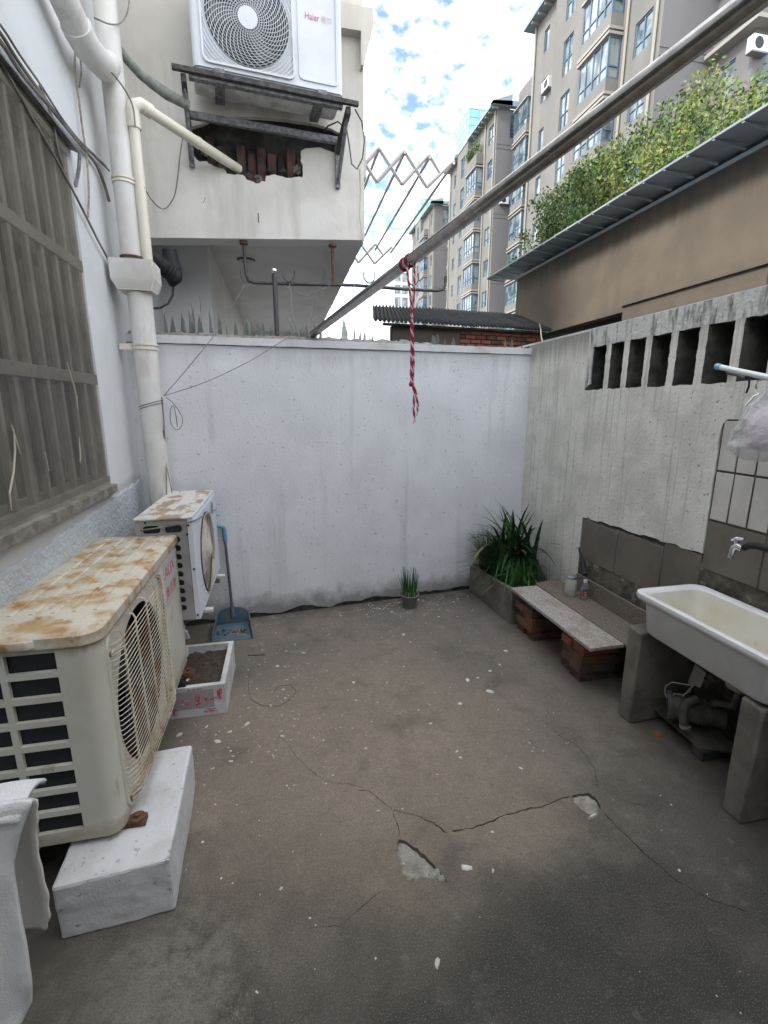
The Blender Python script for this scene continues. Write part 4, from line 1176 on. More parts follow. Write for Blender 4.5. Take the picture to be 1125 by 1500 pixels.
cable([(138, 26, onb(-.4)), (160, 35, onb(-.3)), (175, 34, onb(-.2)), (186, 20, onb(-.1)), (190, -5, onb(-.05))], .004, Mt['cable'], 'wire curling up beside the rain pipe near the top edge')
cable([(268, 200, onb(.33)), (264, 225, onb(.33)), (260, 262, onb(.33)), (255, 288, onb(.33)), (243, 305, onb(.33)), (232, 303, onb(.2)), (220, 290, onb(.1)), (212, 275, onb(-.2))], .0035, Mt['cable'], 'thin wire hanging in a long loop on the neighbour house')
# strings tied round the rain pipe
k0 = gb(240, 580, -.28)
cable([(240, 580, onb(-.27)), (270, 545, onb(-.2)), (303, 505, onb(-.12)), (320, 482, onb(.1)), (343, 444, onb(.25)), (360, 416, onb(.38))], .0028, Mt['cable'], 'string stretched from the rain pipe up to the hanging rail', 'string')
cable([(240, 580, onb(-.27)), (300, 560, onb(-.24)), (360, 532, onb(-.2)), (400, 508, onb(-.1)), (440, 482, onb(0)), (475, 455, onb(.1)), (520, 418, onb(.38))], .0028, Mt['cable'], 'string stretched low across the back wall towards the steel pole', 'string')
cable([(243, 582, onb(-.2)), (255, 592, onb(-.19)), (267, 612, onb(-.18)), (265, 626, onb(-.18)), (257, 629, onb(-.18)), (250, 618, onb(-.18)), (250, 600, onb(-.19)), (255, 596, onb(-.19)), (260, 625, onb(-.18)), (258, 608, onb(-.19))], .0026, Mt['cable'], 'loose loop of string hanging beside the rain pipe', 'string')
cable([(237, 582, onb(-.27)), (240, 620, onb(-.22)), (243, 670, onb(-.2)), (244, 725, onb(-.3))], .004, Mt['cable'], 'dark cord running down the rain pipe to the small outdoor unit', 'cord')
cable([(239, 630, onb(-.22)), (244, 680, onb(-.2)), (252, 722, onb(-.3))], .0025, Mt['cable'], 'second thin cord beside the rain pipe above the small unit', 'cord')

# ------------------------------------------------------------------ long stainless pole
W_ = V((.263, 3.62, 2.118)); N_ = V((1.00, .915, 2.417)); dN = (N_ - W_)
far_end = W_ - dN.normalized() * .06; near_end = W_ + dN * 1.45
mb = MB(); mb.tube([far_end, near_end], .0262, 28); mb.v
pole = tag(mb.build('long_pole', Mt['steel'], smooth=True), 'long stainless steel pole crossing overhead from the back wall to the right', 'pole')
# red and white rope
r0 = W_ + dN * .5
def on_line(u):
    best = None
    for i in range(400):
        p = W_ + dN * (i / 300)
        best = p if best is None else best
        # project
        d_ = p - V((0, 0, EYE)); c, s = math.cos(YAW), math.sin(YAW)
        x = d_.x * c - d_.y * s; y = d_.x * s + d_.y * c
        zc = -(y * math.cos(PITCH) - d_.z * math.sin(PITCH)); uu = 562.5 + 690 * x / -zc
        if uu >= u: return p
    return p
rp_ = on_line(601); yr_ = rp_.y
rope = thing('rope', (rp_.x, rp_.y, rp_.z - .7), 'red and white twisted rope hanging from the long pole, knotted near its end', 'rope')
def twist(path, r_, strand, turns_per_m, n=3, mats=('ropered', 'ropewhite')):
    L_ = 0; Ps = [V(p) for p in path]; Q = []
    for i in range(len(Ps) - 1):
        k_ = max(2, int((Ps[i + 1] - Ps[i]).length / .006))
        for j in range(k_): Q.append(Ps[i].lerp(Ps[i + 1], j / k_))
    Q.append(Ps[-1]); acc = 0; out = [[] for _ in range(n)]
    for i, q in enumerate(Q):
        if i: acc += (q - Q[i - 1]).length
        t = (Q[min(i + 1, len(Q) - 1)] - Q[max(i - 1, 0)]).normalized(); a = t.cross(V((0, 1, 0)))
        if a.length < .1: a = t.cross(V((1, 0, 0)))
        a.normalize(); b = a.cross(t)
        for s_ in range(n):
            w = acc * turns_per_m * 2 * PI + s_ * 2 * PI / n
            out[s_].append(q + (a * math.cos(w) + b * math.sin(w)) * r_)
    for s_ in range(n):
        MB().tube(out[s_], strand, 5).build('strand', Mt[mats[0] if s_ % 3 != 2 else mats[1]], parent=rope, smooth=True)
yl = yr_ - .035
g_ = lambda u, v, dy=0: gy(u, v, yl + dy)
twist([g_(597, 384, .03), g_(597, 402), g_(600, 424), g_(603, 452), g_(603, 470)], .0028, .0032, 24)
twist([g_(607, 380, .03), g_(607, 402), g_(607, 424), g_(605, 452), g_(603, 470)], .0028, .0032, 24)
twist([g_(603, 468), g_(604, 500), g_(603, 530), g_(603, 562)], .0046, .0046, 18)
twist([g_(605, 505), g_(606, 530), g_(605, 555), g_(604, 566)], .003, .003, 20)
twist([g_(604, 562), g_(607, 575), g_(606, 595), g_(607, 612)], .003, .0035, 18)
twist([g_(605, 562), g_(609, 575), g_(612, 592), g_(612, 602)], .003, .0035, 18)
kn = g_(602.5, 563, -.004); MB().lathe([(.002, -.012), (.010, -.008), (.013, 0), (.010, .008), (.002, .012)], kn, 12).build('knot', Mt['ropered'], parent=rope, smooth=True)
for k_ in range(12):
    c0 = g_(607 if k_ % 2 else 612, 611 if k_ % 2 else 600)
    MB().tube([c0, c0 + V((R.uniform(-.008, .008), R.uniform(-.005, .005), -R.uniform(.015, .035)))], .0011, 4).build('frayed_end', Mt['ropewhite'] if k_ % 3 else Mt['ropered'], parent=rope)
# loop over the pole
ad_ = dN.normalized(); sd_ = ad_.cross(V((0, 0, 1))).normalized(); ud_ = sd_.cross(ad_)
for off in (0, .012, .05, .062):
    c0 = rp_ + ad_ * (-off)
    MB().tube([c0 + (sd_ * math.cos(w) + ud_ * math.sin(w)) * .0285 for w in [2 * PI * i / 16 for i in range(17)]], .003, 6, caps=False).build('pole_wrap', Mt['ropered'], parent=rope, smooth=True)

# ================================================================== RUST TOPPED OUTDOOR UNIT (near)
NX0, NX1, NY0, NY1, NZ0, NZ1 = -.935, -.572, 1.432, 2.545, .228, .952
na = thing('air_conditioner_outdoor_unit', ((NX0 + NX1) / 2, (NY0 + NY1) / 2, NZ0), 'large cream outdoor unit with rust stained lid standing nearest on the left', 'air conditioner', 'outdoor air conditioner units')
def casing_poly(x0, x1, y0, y1, r_, g=0):
    P = []
    P += [(x0, y1), (x0, y0)]
    P += [(x1 - r_ + r_ * math.sin(w), y0 + r_ - r_ * math.cos(w)) for w in [PI / 2 * i / 8 for i in range(9)]]
    P += [(x1 - .012, y1 - .0), ]
    P.insert(-1, (x1, y1 - .012))
    return P
# shell: front (x1) face with round fan opening, side (y0) face with slots
mb = MB(); zt = NZ1 - .035
# side face with slots
rows = 8; slots = []
sz0, sz1 = .262, .905
pitch = (sz1 - sz0) / rows
for r_ in range(rows):
    for (a, b) in ((NX0 + .118, NX1 - .112), (NX0 + .012, NX0 + .100)):
        slots.append((a, b, sz0 + r_ * pitch + .010, sz0 + (r_ + 1) * pitch - .010))
grid_face(mb, slots, NX0, NX1 - .05, NZ0, zt, lambda s, z, d: V((s, NY0 + d, z)), .014)
# rounded corner
cn = [(NX1 - .05 + .05 * math.sin(w), NY0 + .05 - .05 * math.cos(w)) for w in [PI / 2 * i / 8 for i in range(9)]]
mb.add([(x, y, NZ0) for x, y in cn] + [(x, y, zt) for x, y in cn], [(i, i + 1, 9 + i + 1, 9 + i) for i in range(8)])
# front face with circular opening
def face_with_circle(mb, y0, y1, z0, z1, cy, cz, r_, fn, n=48):
    """rectangle split round a circle"""
    C = [(cy + r_ * math.cos(2 * PI * k / n), cz + r_ * math.sin(2 * PI * k / n)) for k in range(n)]
    B = []
    for k in range(n):
        c, s = math.cos(2 * PI * k / n), math.sin(2 * PI * k / n)
        t = min(((y1 - cy) / c if c > 1e-9 else 1e9), ((y0 - cy) / c if c < -1e-9 else 1e9), ((z1 - cz) / s if s > 1e-9 else 1e9), ((z0 - cz) / s if s < -1e-9 else 1e9))
        B.append((cy + c * t, cz + s * t))
    loops_ = [[V((a, b, 0)) for a, b in [(y0, z0), (y1, z0), (y1, z1), (y0, z1)]], [V((a, b, 0)) for a, b in C]]
    tr = tessellate_polygon(loops_); al = loops_[0] + loops_[1]
    mb.add([fn(p.x, p.y, 0) for p in al], [tuple(t) for t in tr])
    mb.add([fn(a, b, 0) for a, b in C] + [fn(a, b, .010) for a, b in C], [(i, (i + 1) % n, n + (i + 1) % n, n + i) for i in range(n)])
FY, FZ, FR = 1.815, .572, .290
face_with_circle(mb, NY0 + .05, NY1 - .012, NZ0, zt, FY, FZ, FR, lambda s, z, d: V((NX1 - d, s, z)))
mb.quad((NX1, NY1 - .012, NZ0), (NX1, NY1 - .012, zt), (NX1 - .012, NY1, zt), (NX1 - .012, NY1, NZ0))
mb.quad((NX1 - .012, NY1, NZ0), (NX1 - .012, NY1, zt), (NX0, NY1, zt), (NX0, NY1, NZ0))
mb.quad((NX0, NY0, NZ0), (NX0, NY1, NZ0), (NX0, NY1, zt), (NX0, NY0, zt))
mb.add([(NX0, NY1, NZ0), (NX0, NY0, NZ0)] + [(x, y, NZ0) for x, y in cn] + [(NX1, NY1 - .012, NZ0), (NX1 - .012, NY1, NZ0)], [tuple(range(13))])
mb.build('casing', Mt['accream'], parent=na, smooth=True)
def drum(x0, x1, cy, cz, r_, parent):
    n = 40; mb = MB()
    mb.add([(x, cy + r_ * math.cos(2 * PI * k / n), cz + r_ * math.sin(2 * PI * k / n)) for x in (x0, x1) for k in range(n)],
           [(k, (k + 1) % n, n + (k + 1) % n, n + k) for k in range(n)] + [tuple(range(n, 2 * n))])
    return mb.build('fan_drum', Mt['dark'], parent=parent, smooth=True)
drum(NX1 - .0105, NX1 - .15, FY, FZ, FR + .003, na)
# inside: fins behind the slots, fan behind the guard
MB().box(NX0 + .006, NX1 - .06, NY0 + .016, NY0 + .035, NZ0 + .01, zt - .01).build('coil', Mt['fin'], parent=na)
mb = MB(); mb.box(NX1 - .16, NX1 - .15, NY0 + .06, NY1 - .1, NZ0 + .02, zt - .01); mb.build('inner_panel', Mt['dark'], parent=na)
mb = MB()
for k_ in range(3):
    w0 = 2 * PI * k_ / 3 + .3; P = []
    for a, rr, dd in ((0, .04, .0), (.15, .235, .0), (.95, .24, .05), (1.15, .04, .03)):
        P.append(V((NX1 - .07 - dd, FY + rr * math.cos(w0 + a), FZ + rr * math.sin(w0 + a))))
    mb.quad(*P)
mb.build('fan_blade', mat('dark_fan', (.03, .032, .035), rough=.4), parent=na)
MB().tube([(NX1 - .11, FY, FZ), (NX1 - .055, FY, FZ)], .05, 20).build('fan_hub', mat('dark_hub', (.035, .037, .04), rough=.4), parent=na, smooth=True)
# front panel line, stepped recess ring round the guard
# wire guard
GY0, GY1, GZ0, GZ1 = 1.515, 2.135, .262, .885
gx_ = NX1 + .034
gm = MB(); nh = 33
for i in range(nh):
    z = GZ0 + .02 + (GZ1 - GZ0 - .04) * i / (nh - 1)
    e_ = .02
    gm.tube([(NX1 - .004, GY0 + .0, z - .004), (NX1 + .010, GY0 + .004, z - .006), (gx_ - .004, GY0 + .028, z), (gx_, GY0 + .045, z), (gx_, GY1 - .045, z), (gx_ - .004, GY1 - .028, z), (NX1 + .010, GY1 - .004, z - .006), (NX1 - .004, GY1, z - .004)], .0017, 5)
gm.build('guard_wires', Mt['rustwire'], parent=na, smooth=True, kind='stuff')
for y in (GY0 + .055, GY0 + .19, GY0 + .33, GY0 + .465, GY1 - .055):
    MB().tube([(NX1 - .004, y, GZ1), (gx_ - .012, y, GZ1 - .004), (gx_ - .005, y, GZ1 - .02), (gx_ - .005, y, GZ0 + .02), (gx_ - .012, y, GZ0 + .004), (NX1 - .004, y, GZ0)], .0036, 6).build('guard_bar', Mt['rustwire'], parent=na, smooth=True)
for y, z in ((GY0 - .012, .835), (GY0 + .0, .285), (GY1 + .01, .86), (GY1 + .01, .30)):
    MB().tube([(NX1 - .002, y, z), (NX1 + .010, y, z)], .009, 8).build('screw', Mt['rust'], parent=na)
    MB().tube([(NX1 + .006, y - .006, z), (NX1 + .012, y + .02, z + .003), (gx_, y + .05 if y < 1.8 else y - .04, z)], .003, 5).build('guard_hook', Mt['rustwire'], parent=na)
# raised rounded border round the guard
def border(x, y0, y1, z0, z1, r_, w_, h_, m, name, parent):
    o_ = rrect(y0, y1, z0, z1, r_, 6); i_ = rrect(y0 + w_, y1 - w_, z0 + w_, z1 - w_, max(.003, r_ - w_), 6); n = len(o_)
    P = [(x, a, b) for a, b in o_] + [(x + h_, a * .0 + (a + (w_ * .3 if a < (y0 + y1) / 2 else -w_ * .3)), b) for a, b in o_] + [(x + h_, a, b) for a, b in i_] + [(x, a, b) for a, b in i_]
    F = []
    for i in range(n):
        j = (i + 1) % n
        F += [(i, j, n + j, n + i), (n + i, n + j, 2 * n + j, 2 * n + i), (2 * n + i, 2 * n + j, 3 * n + j, 3 * n + i)]
    return MB().add(P, F).build(name, m, parent=parent, smooth=True)
border(NX1 + .0005, GY0 - .025, GY1 + .02, GZ0 - .014, GZ1 + .012, .05, .012, .007, Mt['accream'], 'guard_border', na)
# lid with turned-down edge and ridges
lidp = [(NX0 - .004, NY1 + .008), (NX0 - .004, NY0 - .010)] + [(NX1 - .05 + .062 * math.sin(w), NY0 + .052 - .062 * math.cos(w)) for w in [PI / 2 * i / 8 for i in range(9)]] + [(NX1 + .012, NY1 - .01), (NX1 - .004, NY1 + .008)]
lid = MB(); n = len(lidp)
cx_ = (NX0 + NX1) / 2; cy_ = (NY0 + NY1) / 2
inn = [(cx_ + (x - cx_) * .955, cy_ + (y - cy_) * .985) for x, y in lidp]
lid.add([(x, y, NZ1 - .040) for x, y in lidp] + [(x, y, NZ1 - .008) for x, y in lidp] + [(x, y, NZ1) for x, y in inn],
        [(i, (i + 1) % n, n + (i + 1) % n, n + i) for i in range(n)] + [(n + i, n + (i + 1) % n, 2 * n + (i + 1) % n, 2 * n + i) for i in range(n)] + [tuple(range(2 * n, 3 * n))])
lo_ = lid.build('lid', Mt['rusttop'], parent=na, smooth=True)
for i in range(5):
    x = NX0 + .055 + i * .062
    MB().prism([(x, NY0 + .16, NZ1 - .001), (x + .004, NY0 + .16, NZ1 + .003), (x + .014, NY0 + .16, NZ1 + .003), (x + .018, NY0 + .16, NZ1 - .001)], (0, NY1 - NY0 - .20, 0)).build('ridge', Mt['rusttop'], parent=lo_)
mb = MB(); mb.prism([(NX1 - .32, NY0 - .002, NZ1 - .040), (NX1 - .15, NY0 - .002, NZ1 - .040), (NX1 - .17, NY0 - .03, NZ1 - .030), (NX1 - .32, NY0 - .03, NZ1 - .030)], (0, 0, .028)); mb.build('handle_lip', Mt['rusttop'], parent=lo_, bevel=.004)
# label
LZ0, LZ1, LY0, LY1 = .665, .885, 2.24, 2.47
MB().box(NX1 + .0003, NX1 + .0015, LY0, LY1, LZ0, LZ1).build('brand_plate', Mt['sticker'], parent=na)
t1 = text_part('AUX', .085, Mt['redink'], (NX1 + .0018, LY0 + .012, .800), (0, 1, 0), (0, 0, 1), na, depth=.0004, shear=.15, maxw=.205)
t2 = text_part('奥克斯', .068, Mt['redink'], (NX1 + .0018, LY0 + .010, .705), (0, 1, 0), (0, 0, 1), na, depth=.0004, maxw=.205)
# dark seam between panels
MB().box(NX1 + .0002, NX1 + .0012, 2.158, 2.160, NZ0 + .01, zt - .03).build('panel_seam', Mt['grout'], parent=na)
for y in (1.49, 2.42):
    MB().box(NX1 - .10, NX1 + .055, y - .02, y + .02, NZ0 - .024, NZ0 - .001).build('foot', Mt['rust'], parent=na, bevel=.003)
    MB().lathe([(.024, 0), (.024, .005), (.010, .006), (.010, .016), (.002, .018)], (NX1 + .028, y, NZ0 - .001), 12).build('bolt', Mt['rust'], parent=na, smooth=True)

# foam block carrying it
def block(name, P4, z0, z1, label, ang=0):
    mb = MB(); mb.prism([(x, y, z0) for x, y in P4], (0, 0, z1 - z0)); ob = mb.build(name, Mt['foam'], bevel=.010, seg=2)
    sb = ob.modifiers.new('cuts', 'SUBSURF'); sb.subdivision_type = 'SIMPLE'; sb.levels = sb.render_levels = 5
    for sz, st in ((.16, .014), (.03, .004)):
        tx = bpy.data.textures.new('dents', 'CLOUDS'); tx.noise_scale = sz
        dm = ob.modifiers.new('dents', 'DISPLACE'); dm.texture = tx; dm.strength = st; dm.texture_coords = 'GLOBAL'
    return tag(ob, label, 'block')
block('support_block', [(-.735, 1.300), (-.410, 1.325), (-.435, 1.86), (-.76, 1.84)], 0, .203, 'white chipped block under the near corner of the large cream unit')
block('support_block', [(-.92, 2.30), (-.66, 2.30), (-.66, 2.50), (-.92, 2.50)], 0, .203, 'white block under the far end of the large cream unit')

# ================================================================== SMALL WHITE UNIT (far)
SX0, SX1, SY0, SY1, SZ0, SZ1 = -.752, -.478, 2.52, 3.335, .475, 1.045
fa = thing('air_conditioner_outdoor_unit', ((SX0 + SX1) / 2, (SY0 + SY1) / 2, SZ0), 'smaller white outdoor unit with flaked lid and rusty round grille by the far corner', 'air conditioner', 'outdoor air conditioner units')
mb = MB()
SL = []
SL += [(SX0 + .033, SX0 + .118, .962, 1.005), (SX0 + .138, SX0 + .222, .962, 1.005)]
npil = 9
for i in range(npil):
    z1_ = .943 - i * .0475
    SL += [(SX0 + .150, SX0 + .208, z1_ - .034, z1_), (SX0 + .033, SX0 + .118, z1_ - .034, z1_)]
grid_face(mb, SL, SX0, SX1 - .028, SZ0, SZ1 - .012, lambda s, z, d: V((s, SY0 + d, z)), .012)
mb.quad((SX0, SY0, SZ0), (SX0, SY1, SZ0), (SX0, SY1, SZ1 - .012), (SX0, SY0, SZ1 - .012))
mb.quad((SX0, SY1, SZ0), (SX1, SY1, SZ0), (SX1, SY1, SZ1 - .012), (SX0, SY1, SZ1 - .012))
mb.quad((SX0, SY0, SZ0), (SX1, SY0, SZ0), (SX1, SY1, SZ0), (SX0, SY1, SZ0))
mb.build('side_panel', Mt['acgrey'], parent=fa)
MB().box(SX0 + .005, SX1 - .04, SY0 + .014, SY0 + .03, SZ0 + .01, SZ1 - .02).build('coil', Mt['dark'], parent=fa)
# round the pill ends with corner fillets
gm = MB()
for (a, b, c, d) in SL:
    rr = (d - c) / 2
    for (cx, s0) in ((a + rr, 1), (b - rr, -1)):
        for q0, (zz, sg) in enumerate(((c, 1), (d, -1))):
            pts = [V((a if s0 == 1 else b, SY0 + .0005, zz))]
            for i in range(5):
                w = PI / 2 * i / 4
                pts.append(V((cx - s0 * rr * math.cos(w), SY0 + .0005, (c + rr if sg == 1 else d - rr) - sg * rr * math.sin(w))))
            gm.add(pts, [(0, i, i + 1) for i in range(1, 5)])
gm.build('slot_rounding', Mt['acgrey'], parent=fa)
# bulging white front cover
FY2, FZ2, FR2 = 2.875, .748, .240
cv = MB(); ny_, nz__ = 2, 2
face_with_circle(cv, SY0 + .035, SY1 - .02, SZ0 + .02, SZ1 - .030, FY2, FZ2, FR2, lambda s, z, d: V((SX1 + .006 - d, s, z)))
x_i = SX1 - .026
for (a, b) in (((SY0, SZ0), (SY1, SZ0)), ((SY1, SZ0), (SY1, SZ1 - .012)), ((SY1, SZ1 - .012), (SY0, SZ1 - .012)), ((SY0, SZ1 - .012), (SY0, SZ0))):
    def inn_(p): return (SY0 + .035 if p[0] == SY0 else SY1 - .02, SZ0 + .02 if p[1] == SZ0 else SZ1 - .030)
    ia, ib = inn_(a), inn_(b)
    cv.quad((x_i, a[0], a[1]), (x_i, b[0], b[1]), (SX1 - .002, b[0], b[1]), (SX1 - .002, a[0], a[1]))
    cv.quad((SX1 - .002, a[0], a[1]), (SX1 - .002, b[0], b[1]), (SX1 + .006, ib[0], ib[1]), (SX1 + .006, ia[0], ia[1]))
cv.build('front_cover', mat('bright_plastic', (.64, .67, .72), rough=.4), parent=fa)
MB().box(SX1 - .10, SX1 - .09, SY0 + .04, SY1 - .04, SZ0 + .02, SZ1 - .03).build('inner_panel', Mt['dark'], parent=fa)
drum(SX1 - .005, SX1 - .088, FY2, FZ2, FR2 + .003, fa)
gm = MB(); xg = SX1 + .012
for k_ in range(1, 22):
    rr = FR2 * k_ / 21.5
    gm.tube([(xg + .016 * (1 - (rr / FR2) ** 2), FY2 + rr * math.cos(w), FZ2 + rr * math.sin(w)) for w in [2 * PI * i / 32 for i in range(33)]], .0028, 4, caps=False)
gm.build('ring_wires', Mt['rustmesh'], parent=fa, smooth=True, kind='stuff')
for k_ in range(6):
    w = PI * k_ / 6 + .25
    MB().tube([(xg + .014 * (1 - abs(t) ** 2), FY2 + FR2 * t * math.cos(w), FZ2 + FR2 * t * math.sin(w)) for t in [-1 + .25 * i for i in range(9)]], .0035, 5).build('grille_spoke', Mt['rustmesh'], parent=fa, smooth=True)
mb = MB(); P = []
MB().lathe([(.045, 0), (.045, .004), (.002, .006)], (0, 0, 0), 20).v
T2 = Matrix.Translation(V((xg + .017, FY2, FZ2))) @ Matrix.Rotation(PI / 2, 4, 'Y')
m2 = MB(); m2.lathe([(.045, 0), (.045, .004), (.002, .006)], (0, 0, 0), 20, Matrix.Rotation(PI / 2, 4, 'Y')); m2.v = [tuple(V(p) + V((xg + .017, FY2, FZ2))) for p in m2.v]; m2.build('grille_hub', Mt['rustmesh'], parent=fa, smooth=True)
# lid
mb = MB(); mb.box(SX0 - .005, SX1 - .012, SY0 - .008, SY1 + .006, SZ1 - .012, SZ1); mb.build('lid', Mt['rusttop2'], parent=fa, bevel=.004)
mb = MB(); mb.box(SX1 - .0118, SX1 + .004, SY0 - .004, SY1 + .004, SZ1 - .0119, SZ1 - .001); mb.build('lid_edge', Mt['acwhite'], parent=fa, bevel=.003)
# badge
c0 = V((SX1 + .0075, 3.16, .955)); MB().add([c0 + V((0, .052 * math.cos(2 * PI * k / 24), .040 * math.sin(2 * PI * k / 24))) for k in range(24)], [tuple(range(24))]).build('badge', Mt['blueprint'], parent=fa)
text_part('Midea', .022, Mt['acwhite'], (SX1 + .008, 3.12, .948), (0, 1, 0), (0, 0, 1), fa, depth=.0005, maxw=.078)
for (x, y, z) in ((SX0 + .05, SY0 - .002, 1.022), (SX0 + .245, SY0 - .002, .952), (SX1 - .012, SY0 - .002, .76), (SX1 - .014, SY0 - .002, .50), (SX1 - .02, SY0 - .002, 1.0)):
    MB().tube([(x, y + .004, z), (x, y - .003, z)], .006, 8).build('screw', Mt['rust'], parent=fa)
for y in (2.66, 3.22):
    MB().box(SX0 - .01, SX1 + .045, y - .018, y + .018, SZ0 - .022, SZ0 - .001).build('foot', Mt['pvc'], parent=fa, bevel=.003)
bk = thing('steel_bracket', (LX, 2.95, .40), 'pair of grey steel arms holding the smaller white unit off the wall', 'bracket')
for y in (2.66, 3.22):
    MB().box(LX + .0125, SX1 + .01, y - .016, y + .016, SZ0 - .055, SZ0 - .0225).build('arm', Mt['greysteel'], parent=bk)
    MB().tube([(LX + .02, y, .16), (SX1 - .08, y, SZ0 - .05)], .012, 4).build('strut', Mt['greysteel'], parent=bk)
    MB().box(LX + .0122, LX + .03, y - .018, y + .018, .12, SZ0 - .056).build('wall_leg', Mt['greysteel'], parent=bk)
# strap wire across it
cable([(205, 777, lambda u, v: gy(u, v, SY0 - .01)), (240, 772, lambda u, v: gy(u, v, SY0 - .012)), (277, 765, lambda u, v: gy(u, v, SY0 - .012)), (296, 757, SX1 + .03), (308, 750, SX1 + .03), (317, 746, SX1 + .02)], .0035, Mt['cable'], 'grey wire pulled across the front of the smaller white unit', 'wire')
# light rubble under the small unit
tag(chip(272, 935, .03, .02, .05, Mt['foam'], 'foam_scrap'), 'small white foam scrap on the floor under the smaller unit', 'foam scrap')

# ================================================================== FOAM BOX OF SOIL
bx = thing('foam_planter_box', (-.50, 2.60, 0), 'white foam box with red printed tape, filled with soil', 'box')
X0, X1, YA, YB, ZT = -.645, -.358, 2.352, 2.83, .172
mb = MB(); wl = .026
mb.box(X0, X1, YA, YB, 0, .03)
mb.box(X0, X1, YA, YA + wl, .03, ZT); mb.box(X0, X1, YB - wl, YB, .03, ZT)
mb.box(X0, X0 + wl, YA + wl, YB - wl, .03, ZT); mb.box(X1 - wl, X1, YA + wl, YB - wl, .03, ZT)
mb.build('box_shell', Mt['foam'], parent=bx)
mb = MB(); nx, ny = 30, 40; pts = []
for j in range(ny + 1):
    for i in range(nx + 1):
        x = X0 + wl + (X1 - X0 - 2 * wl) * i / nx; y = YA + wl + (YB - YA - 2 * wl) * j / ny
        pts.append((x, y, .128 + .02 * math.sin(PI * j / ny) + .016 * mnoise.noise(V((x * 25, y * 25, 0))) + .008 * mnoise.noise(V((x * 80, y * 80, 3)))))
mb.add(pts, [(j * (nx + 1) + i, j * (nx + 1) + i + 1, (j + 1) * (nx + 1) + i + 1, (j + 1) * (nx + 1) + i) for j in range(ny) for i in range(nx)])
mb.build('soil', Mt['soil'], parent=bx, kind='stuff')
# tape strips and printed marks on the front
MB().box(X0 - .0005, X1 - .06, YA - .0012, YA - .0004, .045, .150).build('tape', Mt['tape'], parent=bx)
for (a, b, c, d) in [(.01, .045, .02, .030), (.02, .03, .03, .085), (.05, .11, .095, .103), (.055, .10, .075, .082), (.135, .15, .06, .13), (.152, .16, .07, .12), (.175, .24, .095, .102), (.175, .205, .085, .092), (.245, .262, .085, .15), (.264, .270, .09, .145), (.17, .24, .018, .026), (.18, .235, .032, .038), (.10, .17, .155, .162), (.02, .045, .045, .052)]:
    MB().box(X0 + a, X0 + b, YA - .0022, YA - .0014, c, d).build('tape_print', Mt['tapeprint'], parent=bx)
tr = thing('garden_trowel', gz(262, 990, .16), 'trowel with pale looped handle stuck at the edge of the soil box', 'trowel')
c0 = gy(273, 993, 2.352 + .01); 
T3 = [V((-.575 + .020 * math.cos(w) * 1.3, 2.415 + .022 * math.sin(w), .186)) for w in [2 * PI * i / 14 for i in range(15)]]
MB().tube(T3, .007, 6, caps=False).build('handle_loop', Mt['pvc2'], parent=tr, smooth=True)
MB().box(-.64, -.555, 2.362, 2.405, .165, .200).build('blade_cover', Mt['black'], parent=tr, bevel=.004)

# ================================================================== DUSTPAN
dpn = thing('long_handled_dustpan', (-.42, 3.30, 0), 'blue long handled dustpan leaning on the back wall beside the smaller unit', 'dustpan')
A = gz(310, 941); B = gz(370, 936); C = V((-.300, 3.43, 0)); D = V((-.545, 3.42, 0))
mb = MB()
n = 14; arcp = []
fl_ = A + V((0, 0, .004)); fr2 = B + V((0, 0, .004))
# tray floor
mb.add([fl_, fr2, C + V((0, 0, .012)), D + V((0, 0, .012))], [(0, 1, 2, 3)])
# curved back and sides as a half-round hood
bk_pts = []
for i in range(n + 1):
    w = PI - PI * i / n
    c_ = (C + D) / 2; bk_pts.append(V((c_.x + (C - D).length / 2 * math.cos(w) * 1.0, c_.y + .012, .012 + .125 * min(1, math.sin(w) ** .55 if math.sin(w) > 0 else 0))))
mb.add([V((p.x, p.y, .012)) for p in bk_pts] + bk_pts, [(i, i + 1, n + 1 + i + 1, n + 1 + i) for i in range(n)])
# sloping sides
for F_, Bk, s_ in ((fl_, D, -1), (fr2, C, 1)):
    side = [F_, F_ + V((0, .005, .030)), V((Bk.x - s_ * .012, Bk.y - .02, .11)), V((Bk.x, Bk.y, .012))]
    mb.add(side, [(0, 1, 2, 3)])
ob = mb.build('pan', Mt['dustblue'], parent=dpn, smooth=False)
so_ = ob.modifiers.new('thick', 'SOLIDIFY'); so_.thickness = .005
pt = gy(328, 775, 3.47); pb = V((-.425, 3.435, .06))
MB().tube([pb, pt], .010, 10).build('handle_pole', Mt['polegrey'], parent=dpn, smooth=True)
MB().tube([pb, pb + (pt - pb) * .12], .016, 10).build('socket', Mt['dustblue'], parent=dpn, smooth=True)
d_ = (pt - pb).normalized()
MB().tube([pt - d_ * .09, pt, pt + d_ * .012 + V((-.004, 0, .004)), pt + V((-.03, -.005, .020)), pt + V((-.055, -.008, .034)), pt + V((-.075, -.01, .060))], [.015, .015, .014, .010, .009, .007], 10).build('handle_grip', Mt['bluepl'], parent=dpn, smooth=True)
mb = MB()
for _ in range(70):
    x = R.uniform(-.53, -.31); y = 3.28 + R.gauss(0, .03); s_ = R.uniform(.002, .006)
    mb.box(x, x + s_, y, y + s_ * 1.5, .012, .014 + s_ * .7)
mb.build('sweepings', Mt['soil'], parent=dpn, kind='stuff')

